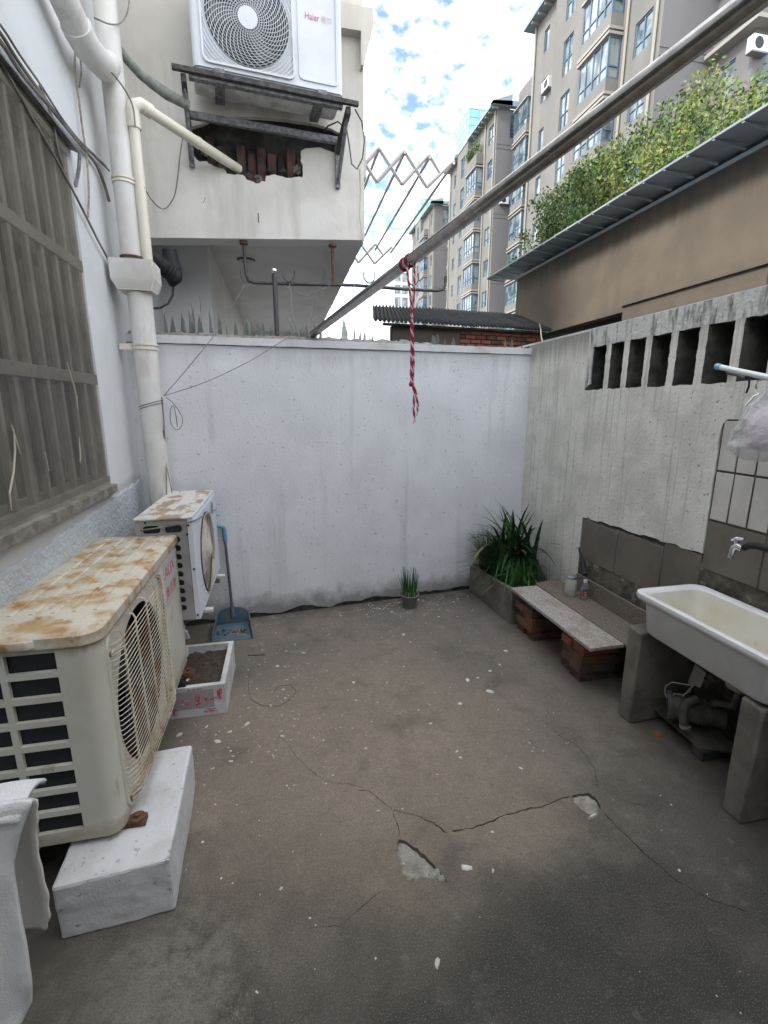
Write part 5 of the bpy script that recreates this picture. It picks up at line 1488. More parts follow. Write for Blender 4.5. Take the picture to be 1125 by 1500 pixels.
# ================================================================== PLANTS
def blade(mb, p, h, lean, w_, az_, curve=1.0, n=5, fold=.25):
    d = V((math.cos(az_), math.sin(az_), 0)); s = V((-d.y, d.x, 0)); pts = []
    for i in range(n + 1):
        t = i / n
        c = p + d * lean * (t ** 1.6) + V((0, 0, h * (t - curve * .35 * t * t * (lean / max(h, .01)))))
        ww = w_ * (1 - t ** 2.2) * .5 + .0003
        pts += [c - s * ww, c + s * ww]
    mb.add(pts, [(2 * i, 2 * i + 1, 2 * i + 3, 2 * i + 2) for i in range(n)])


pt_ = thing('scallion_pot', gz(600, 893), 'small grey pot of scallions standing alone against the back wall', 'potted plant')
c0 = gz(600, 889); c0.y = min(c0.y, 3.49)
MB().lathe([(.050, 0), (.058, .05), (.070, .095), (.078, .097), (.080, .112), (.070, .113), (.066, .095)], c0, 24).build('pot', Mt['pot'], parent=pt_, smooth=True)
MB().lathe([(.067, .088), (.03, .098), (.002, .100)], c0, 18).build('soil', Mt['soil'], parent=pt_)
mb = MB()
for k_ in range(46):
    a = R.uniform(0, 2 * PI); r_ = .055 * R.random() ** .5
    p = c0 + V((r_ * math.cos(a), r_ * math.sin(a), .095)); h = R.uniform(.12, .25); ln = R.uniform(0, .035)
    mb.tube([p, p + V((math.cos(a) * ln * .4, math.sin(a) * ln * .4, h * .5)), p + V((math.cos(a) * ln, math.sin(a) * ln, h))], [.0038, .0034, .0008], 5)
p = c0 + V((-.05, -.02, .1)); mb.tube([p, p + V((-.03, 0, .12)), p + V((-.055, 0, .20))], [.0035, .003, .0008], 5)
mb.build('scallion_leaves', Mt['leafg'], parent=pt_, smooth=True)
mb = MB()
for k_ in range(40):
    a = R.uniform(0, 2 * PI); r_ = .055 * R.random() ** .5; p = c0 + V((r_ * math.cos(a), r_ * math.sin(a), .095)); mb.tube([p, p + V((0, 0, .045))], .0034, 5)
mb.build('stalks', mat('pale_stalk', (.34, .38, .20), rough=.6), parent=pt_)

# trough
tg = thing('concrete_trough', (1.80, 3.35, 0), 'long concrete trough of green plants in the far right corner', 'planter')
ZT_ = .262
mb = MB(); mb.prism([(1.563, 3.70, 0), (1.607, 3.00, 0), (1.607, 3.00, ZT_ + .015), (1.563, 3.70, ZT_ - .03)], (.035, 0, 0))
mb.prism([(1.645, 3.00, 0), (2.045, 3.00, 0), (2.045, 3.00, ZT_), (1.645, 3.00, ZT_)], (0, .04, 0))
mb.build('trough_wall', Mt['concrete'], parent=tg, bevel=.005)
mb = MB(); mb.quad((1.60, 3.04, .235), (2.04, 3.04, .235), (2.04, 3.77, .235), (1.59, 3.72, .235)); mb.build('soil', Mt['soil'], parent=tg)
mb = MB()
for k_ in range(640):
    x = R.uniform(1.63, 1.93); y = R.uniform(3.06, 3.62)
    p = V((x, y, .23)); h = R.uniform(.12, .28) * (1.15 if y > 3.3 else .95)
    blade(mb, p, h, R.uniform(.0, .09), R.uniform(.004, .0075), R.uniform(0, 2 * PI), n=3)
mb.build('chives', Mt['leafg'], parent=tg)
mb = MB()
for k_ in range(190):
    x = R.uniform(1.62, 1.78); y = R.uniform(3.30, 3.66)
    blade(mb, V((x, y, .23)), R.uniform(.25, .48), R.uniform(.03, .34), R.uniform(.006, .012), R.gauss(PI, .9), curve=1.1, n=5)
for az_, ln, h in ((3.4, .42, .26), (3.2, .36, .32), (3.7, .38, .36), (3.0, .30, .40), (3.9, .30, .42), (3.5, .44, .34), (3.3, .30, .22), (3.6, .40, .40), (3.1, .38, .30), (4.1, .36, .30), (3.8, .42, .24)):
    blade(mb, V((1.66, 3.45, .24)), h, ln, .013, az_, curve=1.5, n=8)
mb.build('long_grass_leaves', mat('mid_green_leaf', (.03, .085, .025), (.02, .055, .02), scale=15, rough=.45), parent=tg)
for k_ in range(150):
    a = R.uniform(0, 2 * PI); h = R.uniform(.30, .70); ln = R.uniform(.12, .42)
    if R.random() < .3: h *= .6; ln *= 1.2
    mb = MB(); c_ = V((1.84 + R.gauss(0, .07), 3.42 + R.gauss(0, .09), .25 + R.uniform(0, .14)))
    lx = ln * math.cos(a); ly = ln * math.sin(a)
    if c_.x + lx > 2.02: a = PI - a
    if c_.y + ly > 3.70: a = -a
    blade(mb, c_, h, ln, R.uniform(.024, .042), a, curve=R.uniform(1.2, 3.4), n=8)
    mb.build('large_leaf', Mt['leafd'] if R.random() < .93 else Mt['leafy'], parent=tg)

# ================================================================== BENCH
bn = thing('granite_slab_bench', (1.82, 2.5, 0), 'low bench of two speckled granite slabs resting on brick stacks', 'bench')
MB().prism([(1.585, 2.985, .282), (1.600, 2.070, .282), (1.815, 2.075, .282), (1.795, 2.985, .282)], (0, 0, .020)).build('seat_slab', Mt['granite'], parent=bn, bevel=.002)
MB().prism([(1.803, 3.02, .284), (1.823, 1.93, .284), (2.030, 1.93, .284), (2.030, 3.10, .284)], (0, 0, .019)).build('seat_slab', Mt['granite2'], parent=bn, bevel=.002)
MB().prism([(2.028, 2.86, .303), (2.028, 1.925, .303), (2.044, 1.925, .303), (2.044, 2.86, .303)], (0, 0, .122)).build('back_slab', Mt['granite2'], parent=bn, bevel=.002)
brick = None
for si, (yc, nb_, x0) in enumerate(((2.86, 5, 1.625), (2.335, 5, 1.655))):
    st_ = thing('brick_stack', (x0 + .12, yc, 0), ('stack of worn bricks under the far end of the granite bench' if si == 0 else 'stack of bricks under the near end of the granite bench'), 'brick stack', 'brick stacks under the bench')
    for k_ in range(nb_):
        for j in range(3 if si == 0 else 3):
            rot = R.uniform(-.06, .06)
            T4 = Matrix.Translation(V((x0 + (0 if k_ % 2 else .01) + R.uniform(-.012, .01), yc - .075 + .115 * 0, k_ * .0565))) @ Matrix.Rotation(rot, 4, 'Z')
            if j == 1: T4 = T4 @ Matrix.Translation(V((.005, .112, 0)))
            if j == 2: T4 = T4 @ Matrix.Translation(V((.245, .05, 0)))
            m = Mt['brick'] if k_ >= 1 else Mt['brickdark']
            if si == 1 and k_ >= 3: m = Mt['brick2']
            MB().box(0, .235, -.053, .053, 0, .053, T4).build('brick', m, parent=st_, bevel=.004, seg=1)
# jar and bottle on the bench
j0 = gz(835, 872, .303)
jar = thing('glass_jar', j0, 'tall cloudy glass jar with a metal lid on the bench', 'jar')
MB().lathe([(.036, 0), (.040, .006), (.040, .118), (.036, .128)], j0, 24).build('jar_body', Mt['water'], parent=jar, smooth=True)
MB().lathe([(.038, .128), (.0385, .144), (.034, .147), (.002, .146)], j0, 24).build('lid', mat('tin_lid', (.40, .40, .42), rough=.35, metal=.8), parent=jar, smooth=True)
b0_ = gz(855, 878, .303)
bot = thing('plastic_bottle', b0_, 'small clear plastic bottle with white cap and red label on the bench', 'bottle')
MB().lathe([(.022, 0), (.025, .006), (.024, .035), (.025, .05), (.025, .085), (.024, .10), (.015, .122), (.011, .128)], b0_, 20).build('bottle_body', Mt['glass'], parent=bot, smooth=True)
MB().lathe([(.0254, .040), (.0256, .080)], b0_, 20).build('label', mat('dark_print_label', (.07, .07, .08), (.5, .5, .5), scale=70, lo=.55, hi=.6, rough=.4), parent=bot, smooth=True)
MB().lathe([(.0258, .045), (.0258, .058)], b0_, 20).build('label_band', Mt['redlabel'], parent=bot, smooth=True)
MB().lathe([(.013, .126), (.013, .142), (.002, .143)], b0_, 16).build('cap', mat('white_cap', (.7, .7, .7), rough=.4), parent=bot, smooth=True)
# dark brush leaning at the tile edge
bs = [gx(848, 802, 2.02), gx(853, 822, 2.0), gx(857, 842, 1.98)]
tag(MB().tube(bs, [.006, .014, .020], 8).build('scrub_brush', Mt['black'], smooth=True), 'black brush leaning upright on the wall behind the bottle', 'brush')

# ================================================================== SINK
lg = None
for i, (y, lb) in enumerate(((1.822, 'concrete leg slab under the far end of the white sink'), (1.205, 'concrete leg slab under the near end of the white sink'))):
    mb = MB(); mb.prism([(1.682, y, 0), (1.682, y + .088, 0), (1.682 + .0, y + .088, .512), (1.682, y, .505)], (.366, 0, .006))
    tag(mb.build('sink_leg', Mt['concrete'], bevel=.009, seg=2), lb, 'sink leg', 'concrete slabs under the sink')
sk = thing('ceramic_sink', (1.85, 1.5, .52), 'rectangular white ceramic sink with stained basin on concrete legs', 'sink')
KX0, KX1, KY0, KY1, KZ0, KZ1 = 1.648, 2.042, 1.135, 1.885, .518, .722
def ringpts(ix, iy, r_, z, nn=6): return [V((x, y, z)) for x, y in rrect(KX0 + ix, KX1 - ix, KY0 + iy, KY1 - iy, r_, nn)]
sec = [(.050, .070, .05, KZ0), (.036, .052, .06, KZ0 + .015), (.028, .040, .06, KZ1 - .055), (.014, .020, .06, KZ1 - .038), (.003, .004, .06, KZ1 - .030), (0, 0, .06, KZ1 - .015), (.003, .004, .058, KZ1 - .003), (.012, .014, .052, KZ1), (.034, .040, .045, KZ1 - .002), (.044, .052, .045, KZ1 - .012)]
mb = MB(); rings_ = [ringpts(*s_) for s_ in sec]; n = len(rings_[0]); P = [p for r_ in rings_ for p in r_]
mb.add(P, [(k_ * n + i, k_ * n + (i + 1) % n, (k_ + 1) * n + (i + 1) % n, (k_ + 1) * n + i) for k_ in range(len(sec) - 1) for i in range(n)] + [tuple(range(n))[::-1]])
mb.build('sink_body', Mt['ceramic'], parent=sk, smooth=True)
sec = [(.044, .052, .045, KZ1 - .012), (.056, .070, .05, KZ1 - .06), (.068, .095, .05, KZ0 + .045), (.090, .13, .05, KZ0 + .028), (.15, .3, .03, KZ0 + .022)]
mb = MB(); rings_ = [ringpts(*s_) for s_ in sec]; P = [p for r_ in rings_ for p in r_]
mb.add(P, [(k_ * n + i, k_ * n + (i + 1) % n, (k_ + 1) * n + (i + 1) % n, (k_ + 1) * n + i) for k_ in range(len(sec) - 1) for i in range(n)] + [tuple(range((len(sec) - 1) * n, len(sec) * n))])
mb.build('basin', Mt['ceramicin'], parent=sk, smooth=True)
MB().tube([(1.84, 1.42, KZ0), (1.84, 1.42, KZ0 - .075), (1.84, 1.42, KZ0 - .08)], [.060, .056, .03], 18).build('drain_trap', mat('trap_plastic', (.30, .28, .22), rough=.6), parent=sk, smooth=True)
# tap
tpp = thing('water_tap', gx(1080, 800, 1.98), 'chrome tap with a black hose against the brown tiles', 'tap')
X = 1.94
MB().tube([gx(1088, 804, X), gx(1080, 800, X), gx(1075, 802, X), gx(1071, 812, X), gx(1070, 817, X)], [.014, .015, .013, .011, .012], 12).build('spout', Mt['chrome'], parent=tpp, smooth=True)
MB().tube([gx(1079, 799, X), gx(1079, 790, X)], .011, 10).build('valve', Mt['chrome'], parent=tpp, smooth=True)
MB().tube([gx(1090, 790, X), gx(1080, 789, X), gx(1072, 791, X)], [.006, .009, .006], 8).build('lever', Mt['chrome'], parent=tpp, smooth=True)
MB().tube([gx(1088, 803, X), gx(1098, 799, X + .01), gx(1110, 800, X + .01), gx(1130, 806, X + .01), gx(1160, 812, X + .01)], [.013, .015, .0145, .0145, .0145], 12).build('hose', Mt['black'], parent=tpp, smooth=True)
# pump under sink
pp = thing('water_pump', (1.86, 1.62, .10), 'dirty small electric water pump under the sink', 'pump')
MB().tube([(1.80, 1.70, .17), (1.96, 1.56, .19)], .060, 20).build('motor', Mt['pump'], parent=pp, smooth=True)
for k_ in range(9):
    t = .15 + k_ * .08; c_ = V((1.80, 1.70, .17)).lerp(V((1.96, 1.56, .19)), t); d_ = V((.16, -.14, .02)).normalized()
    MB().tube([c_, c_ + d_ * .004], .067, 20).build('fin', Mt['pump'], parent=pp)
MB().tube([(1.80, 1.70, .17), (1.785, 1.712, .168)], .072, 20).build('pump_head', Mt['pump'], parent=pp, smooth=True)
MB().tube([gx(1003, 1062, 1.79), gx(1000, 1050, 1.79), gx(1002, 1036, 1.80), gx(1010, 1028, 1.81), gx(1022, 1024, 1.84)], [.020, .021, .021, .020, .019], 12).build('elbow_pipe', mat('grey_elbow', (.085, .08, .07), (.05, .048, .042), scale=30, rough=.7), parent=pp, smooth=True)
MB().lathe([(.024, 0), (.024, .014)], gx(1003, 1066, 1.79), 12).build('elbow_flange', mat('grey_flange', (.20, .19, .16), rough=.7), parent=pp)
MB().prism([gx(1008, 1000, 1.84), gx(1018, 974, 1.84), gx(1034, 986, 1.80), gx(1026, 1008, 1.80)], (.008, .008, 0)).build('junction_box', mat('box_plate', (.24, .23, .20), rough=.6), parent=pp)
for P in ([(1015, 1004), (1000, 1002), (985, 999), (975, 1005), (974, 1015), (980, 1028), (990, 1036), (1000, 1040)], [(1012, 1012), (1000, 1018), (988, 1016), (983, 1024), (986, 1034), (996, 1040)], [(1016, 1004), (1008, 1012), (1000, 1020)]):
    MB().tube([gx(u, v, 1.80 - .01 * (i % 2)) for i, (u, v) in enumerate(P)], .0028, 5).build('lead', Mt['wire'], parent=pp, smooth=True)
MB().lathe([(.05, 0), (.055, .06), (.03, .09), (.002, .1)], (1.93, 1.72, .09), 16).build('blue_housing', mat('dark_blue_plastic', (.02, .04, .09), rough=.4), parent=pp, smooth=True)
MB().tube([(1.90, 1.60, .22), (1.88, 1.55, .28), (1.86, 1.45, .33), (1.85, 1.43, .42)], .016, 10).build('riser', Mt['pump'], parent=pp, smooth=True)
q = [gz(950, 1034, .06), gz(1028, 1100, .05), gz(1062, 1094, .05)]
brd = [q[0], q[1], V((1.98, 1.46, .06)), V((2.00, 1.80, .07))]
tag(MB().prism(brd, (0, 0, .014)).build('plank', Mt['board'], bevel=.002), 'dirty flat board under the water pump', 'board')
tag(MB().box(1.82, 2.0, 1.52, 1.58, 0, .052).build('support_brick', Mt['darkconc'], bevel=.004), 'dark brick propping the board under the sink', 'brick')
tag(chip(962, 1078, .020, .028, .02, Mt['chip'], 'brick_chip', ang=.4), 'orange brick chip on the floor in front of the pump', 'brick chip')
# near counter beside the sink
ct = thing('concrete_counter', (1.86, .8, 0), 'low concrete counter with a steel sheet at the right edge', 'counter')
MB().box(1.70, 2.045, .35, 1.198, .475, .522).build('top_slab', Mt['concrete'], parent=ct, bevel=.006)
MB().box(1.715, 2.03, .37, 1.16, .5225, .529).build('steel_sheet', mat('dull_steel_sheet', (.40, .44, .48), rough=.35, metal=.8), parent=ct, bevel=.002)
MB().box(1.70, 2.045, .35, .45, 0, .474).build('leg', Mt['concrete'], parent=ct, bevel=.006)

# ================================================================== ROD WITH BLUE CAP, HANGER AND BAG
rd = thing('clothes_rod', gx(1087, 545, 1.6), 'pale plastic rod with a blue end cap below the ventilation slats', 'rod')
ra = gx(1056, 538, 1.72); rb = gx(1125, 553, 1.62); dd = (rb - ra)
MB().tube([ra, ra + dd * 2.2], .0105, 12).build('rod', mat('pale_rod', (.60, .64, .62), rough=.4), parent=rd, smooth=True)
MB().tube([ra - dd.normalized() * .030, ra + dd.normalized() * .004], .0125, 12).build('end_cap', Mt['bluepl'], parent=rd, smooth=True)
bg = [gx(1062, 547, 2.045), gx(1080, 551, 1.98), gx(1105, 556, 1.85), (ra + dd * 1.1) - V((0, 0, .012))]
MB().tube([gx(1066, 546, 2.05), gx(1085, 550, 1.92), ra + dd * .62 - V((0, 0, .016))], .008, 6).build('bracket', Mt['blackmetal'], parent=rd)
MB().tube([gx(1098, 553, 1.80), gx(1097, 566, 1.80), gx(1093, 576, 1.80)], .004, 6).build('hook', Mt['black'], parent=rd)
hg = thing('wire_hanger', ra + dd * .85, 'bent wire hanger hooked on the rod beside the plastic bag', 'hanger')
p_ = ra + dd * .84
X = 1.66
MB().tube([gx(1117, 556, X), gx(1110, 558, X), gx(1107, 566, X), gx(1108, 574, X), gx(1112, 577, X), gx(1105, 580, X), gx(1098, 588, X), gx(1092, 594, X)], .0028, 6).build('hanger_wire', Mt['chrome'], parent=hg, smooth=True)
bc = gx(1133, 604, 1.64)
pb_ = thing('plastic_bag', bc, 'crumpled translucent white plastic bag hanging from the rod', 'plastic bag')
mb = MB(); nu, nv = 56, 46; pts = []
H_ = .27; top_z = (ra + dd * 1.1).z - .008
tc_ = ra + dd * 1.12
for j in range(nv + 1):
    t = j / nv
    rad = .010 + .095 * (math.sin(min(1, t * 1.15) * PI * .55) ** 1.4) * (1 if t < .75 else math.sqrt(max(0.0, 1 - ((t - .75) / .25) ** 2)) + .001)
    for i in range(nu):
        w = 2 * PI * i / nu
        rr = rad * (1 + .16 * mnoise.noise(V((math.cos(w) * 2.2, math.sin(w) * 2.2, t * 5))) + .09 * math.sin(w * 9 + t * 4) * (1 - t) + .05 * mnoise.noise(V((math.cos(w) * 7, math.sin(w) * 7, t * 14))))
        pts.append(V((tc_.x + rr * math.cos(w) * .8 - .005 * t, tc_.y + rr * math.sin(w), tc_.z - .005 - H_ * t)))
mb.add(pts, [(j * nu + i, j * nu + (i + 1) % nu, (j + 1) * nu + (i + 1) % nu, (j + 1) * nu + i) for j in range(nv) for i in range(nu)])
mb.build('bag_skin', Mt['bag'], parent=pb_, smooth=True)
mb = MB(); mb.lathe([(.002, -.24), (.045, -.23), (.065, -.18), (.055, -.13), (.02, -.09)], tc_, 14); mb.build('bag_contents', mat('pale_contents', (.62, .52, .55), rough=.8), parent=pb_, smooth=True)
MB().tube([tc_ + V((0, -.02, .012)), tc_ + V((0, 0, .018)), tc_ + V((0, .02, .010)), tc_ + V((0, .01, -.02))], .006, 6).build('bag_handle', Mt['bag'], parent=pb_, smooth=True)

# ================================================================== TOWEL near left
tw_ = thing('towel', (-.56, .78, .3), 'white terry towel hanging over a rail in the near left corner', 'towel')
def towel_sheet(yb, px_right, xl, top_z, name, m, off):
    pass
Yt = .86
edge_px = [(52, 1178), (52, 1200), (50, 1225), (55, 1262), (68, 1310), (70, 1340), (69, 1362)]
# front fall: right outline in the picture, left side runs out of view
out1 = [(44, 1176), (24, 1230), (16, 1270), (22, 1325), (33, 1380), (43, 1440), (41, 1480), (25, 1510), (10, 1540)]
mb = MB(); nu = 26; pts = []; NV = len(out1)
def resample(P, n):
    out = []
    for i in range(n + 1):
        t = i / n * (len(P) - 1); k_ = min(int(t), len(P) - 2); f = t - k_
        out.append((P[k_][0] + (P[k_ + 1][0] - P[k_][0]) * f, P[k_][1] + (P[k_ + 1][1] - P[k_][1]) * f))
    return out
o1 = resample(out1, 36)
for j, (u, v) in enumerate(o1):
    pr = gy(u, v, Yt - .06 - .03 * j / 36)
    for i in range(nu + 1):
        t = i / nu
        x = pr.x - .36 * t
        fold = .014 * math.sin(t * 17 + j * .05) * min(1, t * 4) * (j / 36) + .006 * mnoise.noise(V((t * 8, j * .2, 0)))
        pts.append(V((x, pr.y + fold, pr.z + .003 * math.sin(t * 9))))
mb.add(pts, [(j * (nu + 1) + i, j * (nu + 1) + i + 1, (j + 1) * (nu + 1) + i + 1, (j + 1) * (nu + 1) + i) for j in range(36) for i in range(nu)])
# over the rail
tz = pts[0].z
t0 = MB()
ob = mb.build('front_fall', Mt['towel'], parent=tw_, smooth=True); md = ob.modifiers.new('thick', 'SOLIDIFY'); md.thickness = .010
out2 = [(52, 1174), (53, 1200), (51, 1228), (57, 1268), (68, 1312), (71, 1345), (66, 1364)]
o2 = resample(out2, 30); mb = MB(); pts = []
for j, (u, v) in enumerate(o2):
    pr = gy(u, v, Yt + .025)
    for i in range(nu + 1):
        t = i / nu
        pts.append(V((pr.x - .30 * t + .0012 * math.sin(j * 1.3), pr.y + .007 * math.sin(t * 13), pr.z + .004 * math.sin(t * 14))))
mb.add(pts, [(j * (nu + 1) + i, j * (nu + 1) + i + 1, (j + 1) * (nu + 1) + i + 1, (j + 1) * (nu + 1) + i) for j in range(30) for i in range(nu)])
ob = mb.build('rear_fall', Mt['towelhem'], parent=tw_, smooth=True); md = ob.modifiers.new('thick', 'SOLIDIFY'); md.thickness = .006
pr1 = gy(44, 1176, Yt - .06); pr2 = gy(52, 1174, Yt + .025); mb = MB(); pts = []
for j in range(9):
    w = PI * j / 8
    c_ = (pr1 + pr2) / 2; hw = (pr2.y - pr1.y) / 2
    for i in range(nu + 1):
        t = i / nu
        pts.append(V((c_.x + .0 - .36 * t + .002 * math.sin(j), c_.y - hw * math.cos(w), c_.z + .016 * math.sin(w) + .003 * math.sin(t * 12))))
mb.add(pts, [(j * (nu + 1) + i, j * (nu + 1) + i + 1, (j + 1) * (nu + 1) + i + 1, (j + 1) * (nu + 1) + i) for j in range(8) for i in range(nu)])
ob = mb.build('top_fold', Mt['towel'], parent=tw_, smooth=True); md = ob.modifiers.new('thick', 'SOLIDIFY'); md.thickness = .008
tr_ = thing('towel_rail', (-.75, Yt - .02, 0), 'thin steel towel stand under the white towel at the near left', 'towel rail')
c_ = (pr1 + pr2) / 2
MB().tube([(LX + .012, c_.y, c_.z - .002), (c_.x - .03, c_.y, c_.z - .002)], .009, 8).build('rail', Mt['alu'], parent=tr_, smooth=True)
MB().tube([(-.80, c_.y, 0), (-.80, c_.y, c_.z - .011)], .010, 8).build('post', Mt['alu'], parent=tr_, smooth=True)

# ================================================================== SHED BEHIND THE BACK WALL
sh = thing('brick_shed', (1.8, 5.3, 0), 'low shed with dark corrugated roof beyond the back wall', 'shed')
SO = 1.12
def sp2(x, off, z): return V((x, BY + BK * x + off, z))
xl = gb(553, 475, SO).x; xrr = gb(797, 480, SO).x
# corrugated roof
zlow = gb(680, 480, SO).z; zhigh = zlow + .30
mb = MB(); nx = 340; pts = []
rows_ = 5
for j in range(rows_ + 1):
    t = j / rows_
    for i in range(nx + 1):
        x = xl - .06 + (xrr - xl + .10) * i / nx + .14 * t * (1 if i < nx * .05 else 1) * 0
        xx = x + .16 * t * (1 - i / nx)
        pts.append(sp2(xx, SO - .10 + .85 * t, zlow + .015 + (zhigh - zlow) * t + .013 * math.cos(i / nx * 2 * PI * 46) + .012 * mnoise.noise(V((x * 1.5, t, 0)))))
mb.add(pts, [(j * (nx + 1) + i, j * (nx + 1) + i + 1, (j + 1) * (nx + 1) + i + 1, (j + 1) * (nx + 1) + i) for j in range(rows_) for i in range(nx)])
ob = mb.build('corrugated_roof', Mt['corr'], parent=sh, smooth=True); md = ob.modifiers.new('thick', 'SOLIDIFY'); md.thickness = .008
mb = MB(); mb.prism([sp2(xl + .05, SO - .05, zlow - .022), sp2(xrr, SO - .05, zlow - .022), sp2(xrr, SO - .05, zlow - .004), sp2(xl + .05, SO - .05, zlow - .004)], (0, .05, 0)); mb.build('eaves_beam', Mt['board'], parent=sh)
xm = gb(675, 495, SO).x
mb = MB(); mb.prism([sp2(xl + .16, SO + .02, 0), sp2(xm, SO + .02, 0), sp2(xm, SO + .02, zlow - .01), sp2(xl + .16, SO + .02, zlow - .01)], (0, .12, 0))
mb.prism([sp2(xm, SO + .03, 0), sp2(xrr, SO + .03, 0), sp2(xrr, SO + .03, zlow - .01), sp2(xm, SO + .03, zlow - .01)], (0, .12, 0))
mb.build('wall', Mt['shedwall'], parent=sh)
bl = gb(692, 500, SO).x - gb(675, 500, SO).x
rot = Matrix.Rotation(math.atan(BK), 4, 'Z')
z = zlow - .024; rr = 0; bproto = None
while z > 2.0:
    x = xm + (-.06 if rr % 2 else 0)
    while x < xrr - .02:
        x0 = max(x, xm); x1 = min(x + .112, xrr)
        if x1 - x0 > .02:
            T5 = Matrix.Translation(sp2(x0, SO + .008 + R.uniform(-.003, .003), 0)) @ rot
            MB().box(0, x1 - x0, 0, .03, z - .034, z, T5).build('brick', Mt['brick2'] if R.random() < .75 else Mt['brick'], parent=sh)
        x += .122
    z -= .044; rr += 1
# small red cone tip beyond shed
c0 = gb(759, 462, 1.6)
# cords at the roof corner
tag(MB().tube([gb(790, 474, 1.0), gb(792, 482, 1.0), gb(793, 495, .9), gb(796, 502, .8)], .006, 5).build('cord', Mt['pvc2'], smooth=True), 'white cord dangling from the right end of the corrugated shed roof', 'cord')

# ================================================================== BROWN BUILDING WITH METAL ROOF
BX = 3.0
by1 = gx(757, 420, BX).y
bb = thing('brown_rendered_building', (BX + 1.5, 2.5, 0), 'brown rendered outbuilding behind the right wall under a blue grey sheet roof', 'building')
ztop = 3.200
mb = MB(); hs = [(3.93, 5.85, 2.25, 2.415), (-.9, 2.62, 2.30, 2.455)]
grid_face(mb, hs, -1.1, by1, 0, ztop, lambda s, z, d: V((BX + d, s, z)), .12)
mb.quad((BX, by1, 0), (BX + 3, by1, 0), (BX + 3, by1, ztop), (BX, by1, ztop))
mb.quad((BX + 3, -1.1, 0), (BX + 3, by1, 0), (BX + 3, by1, ztop), (BX + 3, -1.1, ztop))
mb.build('wall', Mt['brown'], parent=bb)
MB().box(BX + .121, BX + .14, -1.0, by1 - .05, 2.2, 2.5).build('slot_back', Mt['dark'], parent=bb)
MB().box(BX - .02, BX - .001, -1.1, 3.93, 2.462, 2.475).build('string_course', Mt['brown'], parent=bb)
# sheet roof: lapped panels
pw = .20; y = -1.1; k_ = 0; proto = None
yend = by1 + .14
RZo, RZi = 3.236, 3.212
while y < yend:
    if proto is None:
        mb = MB()
        mb.prism([(BX - .27, y, RZo), (BX + 3.2, y, RZi + .10), (BX + 3.2, y, RZi + .106), (BX - .27, y, RZo + .006)], (0, pw + .006, 0))
        mb.prism([(BX - .268, y + pw - .014, RZo - .009), (BX - .02, y + pw - .014, RZi - .011), (BX - .02, y + pw - .014, RZi - .002), (BX - .268, y + pw - .014, RZo - .001)], (0, .016, 0))
        mb.prism([(BX - .272, y, RZo + .002), (BX - .272, y, RZo + .016), (BX - .26, y, RZo + .016), (BX - .26, y, RZo + .002)], (0, pw + .004, 0))
        proto = mb.build('roof_sheet', Mt['metalroof'], parent=bb)
    else:
        clone(proto, bb, (0, k_ * pw, R.uniform(-.0015, .0015)))
    y += pw; k_ += 1
MB().box(BX - .016, BX - .001, -1.1, by1, ztop - .035, ztop - .008).build('eaves_trim', Mt['metalroof'], parent=bb)

# ================================================================== SHRUB ABOVE THE ROOF
def crown(name, m_list, pts_fn, count, size, parent):
    mb = MB()
    for _ in range(count):
        p, pale = pts_fn()
        s_ = size * R.uniform(.6, 1.35)
        a = R.uniform(0, 2 * PI); b = R.gauss(-.7, .5)
        d = V((math.cos(a) * math.cos(b), math.sin(a) * math.cos(b), math.sin(b))); s2 = d.cross(V((R.gauss(0, 1), R.gauss(0, 1), R.gauss(0, 1))))
        if s2.length < 1e-3: continue
        s2.normalize()
        nrm = d.cross(s2)
        mb.cur = pale
        mb.add([p, p + d * s_ * .45 + s2 * s_ * .24 + nrm * s_ * .04, p + d * s_, p + d * s_ * .45 - s2 * s_ * .24 + nrm * s_ * .04], [(0, 1, 2, 3)])
    return mb.build(name, m_list, parent=parent)
